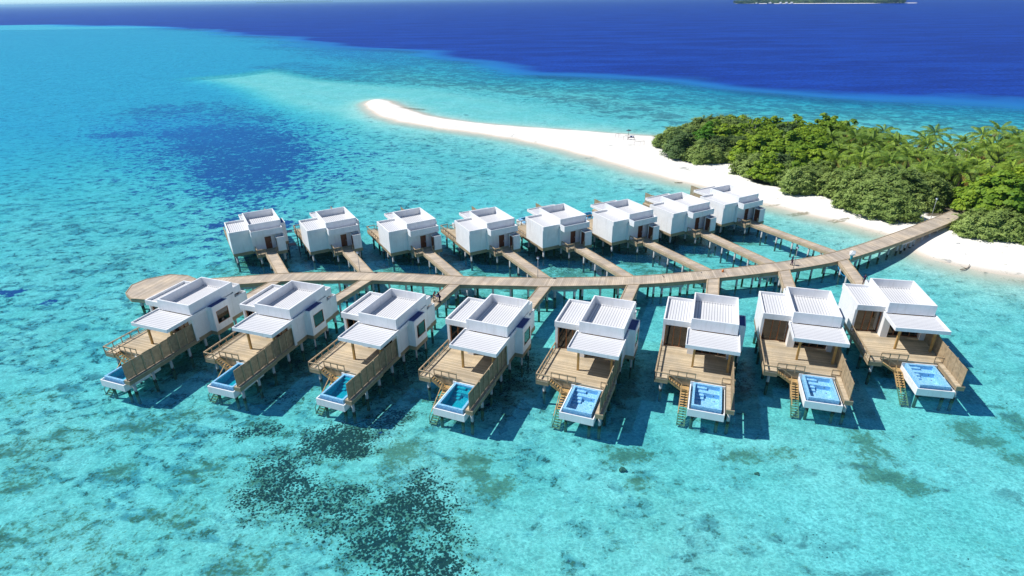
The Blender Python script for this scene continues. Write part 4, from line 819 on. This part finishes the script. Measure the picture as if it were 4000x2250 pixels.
def trunk_mesh(seed, h, r0, n=5):
    rg = random.Random(seed); b = MB(); b.tube([(0,0,-0.4),(rg.uniform(-.2,.2),rg.uniform(-.2,.2),h*0.35),(0,0,h*0.6)], [r0,r0*0.75,r0*0.5], 8)
    for k in range(n):
        t = 2*math.pi*k/n+rg.random(); d = (math.cos(t), math.sin(t)); b.tube([(0,0,h*0.25),(d[0]*h*0.22,d[1]*h*0.22,h*0.5),(d[0]*h*0.42,d[1]*h*0.42,h*0.72)], [r0*0.55,r0*0.35,r0*0.12], 6)
    return b.mesh('trunk', MTK, True)
PR = {'shrub': [(crown('crown', FA, 10+i, 3.6, 3.6, 4.6, 190, 85, 0.55, 0.12, 2.8, 0.12, fuzzy=True), trunk_mesh(i, 3.6, 0.16)) for i in range(4)],
      'bigshrub': [(crown('crown', FA, 30+i, 5.4, 5.2, 6.4, 380, 80, 0.62, 0.13, 2.8, 0.12, fuzzy=True), trunk_mesh(i+5, 5.0, 0.22)) for i in range(3)],
      'dark': [(crown('crown', FD, 20+i, 3.7, 3.7, 5.8, 150, 85, 0.7, 0.15, 2.0, 0.15, fuzzy=True), trunk_mesh(i+9, 4.2, 0.2)) for i in range(2)],
      'broad': [(crown('crown', FB, 40+i, 3.6, 3.6, 6.4, 120, 60, 0.95, 0.27, 1.2, 0.25), trunk_mesh(i+20, 5.2, 0.22)) for i in range(4)],
      'bright': [(crown('crown', FL, 50+i, 3.1, 3.1, 6.6, 120, 55, 0.8, 0.24, 1.2, 0.12), trunk_mesh(i+30, 5.2, 0.2)) for i in range(1)]}
def palm_meshes(seed):
    rg = random.Random(seed); h = rg.uniform(3.6, 5.4); lx, ly = rg.uniform(-1,1), rg.uniform(-1,1); tk = MB(); pts = [(lx*t*t, ly*t*t, h*t-0.3*(t == 0)) for t in (0,.25,.5,.75,1)]; tk.tube(pts, [0.24,0.17,0.15,0.13,0.15], 8)
    top = Vector((lx, ly, h)); gr = ([], [], []); ye = ([], [], [])
    nf = 18
    for k in range(nf):
        az = 2*math.pi*k*0.382 + rg.uniform(-.2,.2); u = k/nf; el = R(78 - 100*u + rg.uniform(-8,8)); L = rg.uniform(3.9,4.8)*(0.85+0.25*math.sin(math.pi*u)); dr = rg.uniform(0.9,1.35); tgt = ye if (u > 0.86 and rg.random() < 0.55) else gr
        hd = Vector((math.cos(az), math.sin(az), 0)); sd = Vector((-math.sin(az), math.cos(az), 0)); p = top.copy(); ang_ = el; ns = 15; tw = rg.uniform(-0.4,0.4)
        for i in range(ns):
            t = i/(ns-1); d = hd*math.cos(ang_) + Vector((0,0,math.sin(ang_))); up = -hd*math.sin(ang_) + Vector((0,0,math.cos(ang_))); q = p + d*(L/ns)
            wd = 0.68*math.sin(math.pi*min(1,0.12+t*0.86))**0.7 + 0.08
            vs, fs, tn = tgt; n0 = len(vs); vs += [p-sd*0.035, p+sd*0.035, q+sd*0.03, q-sd*0.03]; fs.append((n0,n0+1,n0+2,n0+3)); tn += [0.9]*4
            if i > 1:
                for sg in (-1, 1):
                    for j in (0.2, 0.7):
                        a = p.lerp(q, j); out = (sd*sg*0.82 + d*0.50 - up*(0.35+0.4*t) + up*tw*sg*0.3).normalized(); e_ = a + out*wd*rg.uniform(0.85,1.1) - Vector((0,0,wd*0.22)); ww = d*0.062
                        n0 = len(vs); vs += [a-ww, a+ww, e_+ww*0.35, e_-ww*0.35]; fs.append((n0,n0+1,n0+2,n0+3)); c_ = rg.uniform(0.1,1); tn += [c_]*4
            p = q; ang_ -= R(5.5*dr*(0.6+t))
    def mm(dat, nm, mat):
        me = bpy.data.meshes.new(nm); me.from_pydata([tuple(v) for v in dat[0]], [], dat[1]); a_ = me.attributes.new('tone','FLOAT','POINT'); a_.data.foreach_set('value', dat[2]); me.materials.append(mat); return me
    nuts = MB(); 
    for k in range(6): t = k*1.05; c = top+Vector((math.cos(t)*0.25, math.sin(t)*0.25, -0.25)); nuts.tube([c+Vector((0,0,-0.15)), c, c+Vector((0,0,0.15))], [0.05,0.15,0.05], 6)
    return [('fronds', mm(gr,'fronds',FP)), ('dry_fronds', mm(ye,'dry_fronds',FY)) if ye[1] else None, ('trunk', tk.mesh('trunk', MTK, True)), ('coconuts', nuts.mesh('coconuts', MTK, True))]
PALMS = [palm_meshes(s) for s in range(5)]
def ordw(i):
    return ['first','second','third','fourth','fifth','sixth','seventh','eighth','ninth','tenth','eleventh','twelfth','thirteenth','fourteenth','fifteenth','sixteenth','seventeenth','eighteenth','nineteenth','twentieth','twenty-first','twenty-second','twenty-third','twenty-fourth','twenty-fifth','twenty-sixth','twenty-seventh','twenty-eighth','twenty-ninth','thirtieth'][i] if i < 30 else '%dth' % (i+1)
def pxu(x, y, z):
    d = Vector((x, y, z-HC)); c = d.dot(fwd); return 2576/4000*(2000 + F*d.dot(ir)/c), 2576/4000*(1125 + F*d.dot(idn)/c)
TREES = []   # (kind, x, y, scale)
def T(kind, u, v, sc=1.0, z=1.0): x, y = G(u, v, z); TREES.append((kind, x, y, sc))
# near edge, placed one by one at the foot of each crown
for k, u, v, s_ in [('shrub',1662,366,.75),('bigshrub',1705,362,.72),('bigshrub',1745,366,.85),('bigshrub',1790,372,.95),('bigshrub',1835,372,1.0),('bigshrub',1770,345,.85),('bigshrub',1815,342,.95),('bigshrub',1860,350,1.0),('shrub',1730,345,.9),('shrub',1690,352,.8),('bright',1770,378,1.1),('shrub',1700,378,.85),('shrub',1742,388,.9),('bright',1765,392,.95),('dark',1805,398,.95),('shrub',1838,408,.7),('dark',1850,392,.9),('shrub',1795,410,.6),
    ('shrub',1885,440,1.0),('shrub',1925,448,.95),('shrub',1965,462,.9),('broad',2000,466,.8),('broad',1992,450,.8),('shrub',2040,476,1.0),('shrub',2085,488,1.0),('shrub',2060,458,.95),('shrub',2110,480,1.0),
    ('bigshrub',2160,512,1.0),('bigshrub',2230,515,1.05),('bigshrub',2200,535,.95),('shrub',2255,548,.9),('bigshrub',2290,510,.95),('shrub',2310,525,.9),('shrub',2150,505,1.0),('shrub',2130,520,.7),
    ('shrub',2440,588,.85),('shrub',2480,592,.9),('shrub',2530,598,.9),('shrub',2575,602,.95),('shrub',2610,606,1.0),('broad',2455,550,1.15),('broad',2500,560,1.3),('broad',2550,568,1.3),('broad',2600,575,1.3),('broad',2470,525,1.1),('broad',2530,530,1.3),('broad',2590,540,1.3),('broad',2440,530,.9)]: T(k, u, v, s_)
# the rest of the grove: jittered rows inside the wooded area
vg = np.array(VEG); rg = random.Random(11); PAL = []
yy = 100.0
while yy < 222:
    xx = 44.0 + rg.uniform(0, 4)
    while xx < 205:
        x = xx + rg.uniform(-1.2, 1.2); y = yy + rg.uniform(-1.2, 1.2); xx += 4.9
        if sdf([(x, y)], VEG)[0] < 3.0: continue
        uu, vv = pxu(x, y, 3)
        if uu > 2680 or any((x-a)**2+(y-b)**2 < (3.1*s_)**2 for (_, a, b, s_) in TREES): continue
        if 2345 < uu < 2440 and vv > 470: continue
        pz = uu > 2075 and vv > 340 + max(0, (2300-uu))*0.12 - max(0, uu-2300)*0.3 and vv < 480
        if pz and rg.random() < 0.92 and all((x-a)**2+(y-b)**2 > 5.4**2 for (_, a, b, _) in PAL): PAL.append(('palm', x, y, rg.uniform(1.0, 1.22))); continue
        if pz and rg.random() < 0.5: continue
        if uu < 1790 and rg.random() < 0.8: kd = 'shrub' if rg.random() < .7 else 'dark'
        elif vv > 440 or rg.random() < 0.12: kd = 'shrub'
        elif rg.random() < 0.14: kd = 'dark'
        else: kd = 'broad'
        TREES.append((kd, x, y, rg.uniform(0.85, 1.15)*(0.6 if pz else 1)))
    yy += 4.2
TREES += PAL
for u, v, s_ in [(2395,480,.9),(2360,462,1.05),(2430,470,1.15),(2130,412,1.1),(2175,416,1.2),(2095,418,.9),(2250,430,1.15),(2290,440,1.1)]: x, y = G(u, v, 1.0); TREES.append(('palm', x, y, s_))
DESC = {'shrub': ('shrub', 'feathery grey-green shrub', 'shrub'), 'bigshrub': ('shrub', 'large feathery olive-green shrub', 'shrub'), 'dark': ('tree', 'dark green bushy tree', 'tree'), 'broad': ('broadleaf_tree', 'broad-leaved yellow-green tree', 'tree'), 'bright': ('broadleaf_tree', 'vivid green tree', 'tree'), 'palm': ('palm_tree', 'coconut palm', 'palm')}
def zone(u, v):
    if u > 2395 and v > 480: return 'right of the boardwalk end'
    if u < 1870: return 'at the left tip of the grove'
    f = (v - (300 + (u-1650)*0.03)) / (430 + (u-1860)*0.27 - (300 + (u-1650)*0.03))
    return 'on the lagoon edge of the grove' if f > 0.66 else ('in the middle of the grove' if f > 0.33 else 'on the far edge of the grove')
groups = {}
for t in TREES: u, v = pxu(t[1], t[2], 3); groups.setdefault((DESC[t[0]][1], zone(u, v)), []).append((u, v, t))
cnt = 0
for (dsc, zn), L in groups.items():
    L.sort(key=lambda q: q[0]); edge = 'far' not in zn
    for i, (u, v, (kd, x, y, s_)) in enumerate(L):
        nm, _, cat = DESC[kd]; cnt += 1
        o = empty(nm, (x, y, 0.9), rg.uniform(0, 6.28)); s3 = s_*rg.uniform(0.94, 1.06); o.scale = (s3, s3, s3)
        lab = '%s %s' % (dsc, zn)
        if len(L) > 1: lab += ', %s' % ('leftmost' if i == 0 else ('rightmost' if i == len(L)-1 else ordw(i) + ' from left'))
        tag(o, lab, cat, '%ss %s' % (dsc, zn))
        if kd == 'palm':
            for q in PALMS[cnt % 5]:
                if q: link(bpy.data.objects.new(q[0], q[1]), o)
        else:
            cm, tm = PR[kd][cnt % len(PR[kd])]; link(bpy.data.objects.new('crown', cm), o); link(bpy.data.objects.new('trunk', tm), o)
print('trees', len(TREES), 'palms', sum(t[0] == 'palm' for t in TREES))
# bare pole racks standing among the far trees
MPL = plain('pale_poles', (0.42, 0.46, 0.38), 0.7, 0.3, 0.1)
for (p, lab) in (((1400,300),'rack of pale bare poles rising among the trees at the far edge, left one'), ((1900,300),'rack of pale bare poles rising among the trees at the far edge, right one')):
    q = at(2500,400,3.22,p,7.0); b = MB()
    for i in range(3): b.bar((i*1.3-1.3,0.2*i,-6),(i*1.3-1.1,0.2*i,1.6+0.3*(i%2)),0.12)
    for z in (-1.2,-0.3,0.6): b.bar((-2.0,0,z),(3.2,0.4,z-0.25),0.12)
    o = b.build('pole_rack', MPL, loc=(q[0],q[1],7.0)); tag(o, lab, 'pole rack', 'pole racks among the trees')

# ------------------------------------------------------------------ far islands, boats
MFW = plain('far_wood', (0.035, 0.065, 0.035), 0.9, 0.1, 0.4, 0.05); MFS = plain('far_sand', (0.80, 0.76, 0.68), 0.9, 0.1, 0.05)
def island(nm, a, c, depth, hgt, seed, lab, step, sand=True):
    rg = np.random.default_rng(seed); a = Vector((*a, 0)); c = Vector((*c, 0)); d = (c-a).normalized(); n_ = Vector((-d.y, d.x, 0)); n_ = n_ if n_.y > 0 else -n_; L = (c-a).length
    if sand:
        b = MB(); N = 40; P1 = []; P2 = []
        for i in range(N+1): t = i/N; w_ = depth*(0.12+0.88*math.sin(math.pi*min(max(t,0.0),1))**0.5); m_ = a + d*L*t + n_*depth*0.5; P1.append(m_-n_*w_*0.5); P2.append(m_+n_*w_*0.5)
        vs = [(p.x,p.y,0.15) for p in P1+P2] + [(p.x+n_.x*6,p.y+n_.y*6,1.8) for p in P1] + [(p.x-n_.x*6,p.y-n_.y*6,1.8) for p in P2]; k = N+1; fs = []
        for i in range(N): fs += [(i,i+1,2*k+i+1,2*k+i),(2*k+i,2*k+i+1,3*k+i+1,3*k+i),(3*k+i,3*k+i+1,k+i+1,k+i)]
        o = b.add(vs, fs).build(nm+'_beach', MFS); tag(o, kind='structure')
    NL = 9000; t = rg.uniform(0.03, 0.955, NL); w_ = rg.uniform(0.12, 0.9, NL)*np.sin(np.pi*t)**0.5; prof = hgt*(0.45+0.55*np.sin(np.pi*t)**0.4)*(0.72+0.28*np.sin(t*L/step)*np.cos(t*L/step*0.37+1)); z = prof*rg.uniform(0.05,1,NL)**0.6
    C = np.array([a.x,a.y,0]) + np.outer(t*L, [d.x,d.y,0]) + np.outer(w_*depth*0.9+depth*0.06, [n_.x,n_.y,0]); C[:,2] = z + 0.8; N_ = rg.normal(size=(NL,3)); N_[:,2] = np.abs(N_[:,2])+0.4; N_ /= np.linalg.norm(N_,axis=1)[:,None]
    o = link(bpy.data.objects.new(nm, leafmesh(nm, C, N_, hgt*0.11*rg.uniform(.6,1.4,NL)*(L/700)**0.4, 1.6, rg.uniform(0,1,NL), FD, rg))); tag(o, lab, 'woodland', kind='stuff')
    return a, c, d, n_, L
ia = island('island_woods', (1210,3640), (1790,2930), 170, 26, 5, 'dark green woods covering the island on the horizon at upper right', 37)
island('distant_woods', (-9150,23800), (-6300,24200), 700, 55, 6, 'faint blue-grey wooded island on the left horizon', 260, False)
for i, (t, lab) in enumerate(((0.20,'small dark boat moored off the far island, left of two'), (0.285,'longer dark boat with white cabin moored off the far island, right of two'))):
    p = ia[0] + ia[2]*ia[4]*t - ia[3]*14; r = empty('boat', (p.x, p.y, 0), math.atan2(ia[2].y, ia[2].x)); tag(r, lab, 'boat', 'boats off the far island'); s_ = 1.0 + 0.35*i
    hb = MB(); sec = [(-14,1.0,2.2),(-8,2.6,1.8),(0,3.0,1.6),(8,2.4,2.0),(14,0.15,3.2)]; vs = []
    for (x, w_, zt) in sec: vs += [(x,-w_,zt),(x,-w_*0.6,-0.5),(x,w_*0.6,-0.5),(x,w_,zt)]
    fs = [(j*4+k, (j+1)*4+k, (j+1)*4+(k+1)%4, j*4+(k+1)%4) for j in range(4) for k in range(4)] + [(0,1,2,3),(19,18,17,16)]
    hb.add([(x*s_, y*s_, z*s_) for x,y,z in vs], fs).build('hull', MDK, r); MB().box(-7*s_,5*s_,-1.8*s_,1.8*s_,1.8*s_,4.2*s_).box(-3*s_,3*s_,-1.4*s_,1.4*s_,4.2*s_,6.0*s_).build('cabin', MW, r); MB().tube([(0,0,5*s_),(0,0,10*s_)],0.25,6).build('mast', MW, r)
for i, t in enumerate((0.335, 0.37, 0.40)):
    p = ia[0] + ia[2]*ia[4]*t + ia[3]*4; r = empty('beach_hut', (p.x, p.y, 1.2), math.atan2(ia[2].y, ia[2].x)); tag(r, 'small pale hut on the far island shore, %s of three' % ('left','middle','right')[i], 'hut', 'huts on the far island')
    MB().box(-5,5,-3,3,0,4).build('wall', MW, r); MB().add([(-6,-4,4),(6,-4,4),(6,4,4),(-6,4,4),(-5,0,7),(5,0,7)],[(0,1,5,4),(2,3,4,5),(1,2,5),(3,0,4)]).build('roof', MR, r)

# ------------------------------------------------------------------ haze
def haze(dens):
    b = MB().box(-46000, 46000, -3500, 61000, -40, 75); o = b.build('haze', None); mt = bpy.data.materials.new('haze'); mt.use_nodes = True; t = mt.node_tree; t.nodes.clear()
    v = t.nodes.new('ShaderNodeVolumePrincipled'); v.inputs['Density'].default_value = dens; v.inputs['Color'].default_value = (0.40, 0.72, 1.0, 1); v.inputs['Anisotropy'].default_value = 0.3
    u = t.nodes.new('ShaderNodeOutputMaterial'); t.links.new(v.outputs[0], u.inputs['Volume']); o.data.materials.append(mt); tag(o, 'thin blue sea haze over the whole lagoon', 'haze', kind='stuff')
haze(6.5e-5)
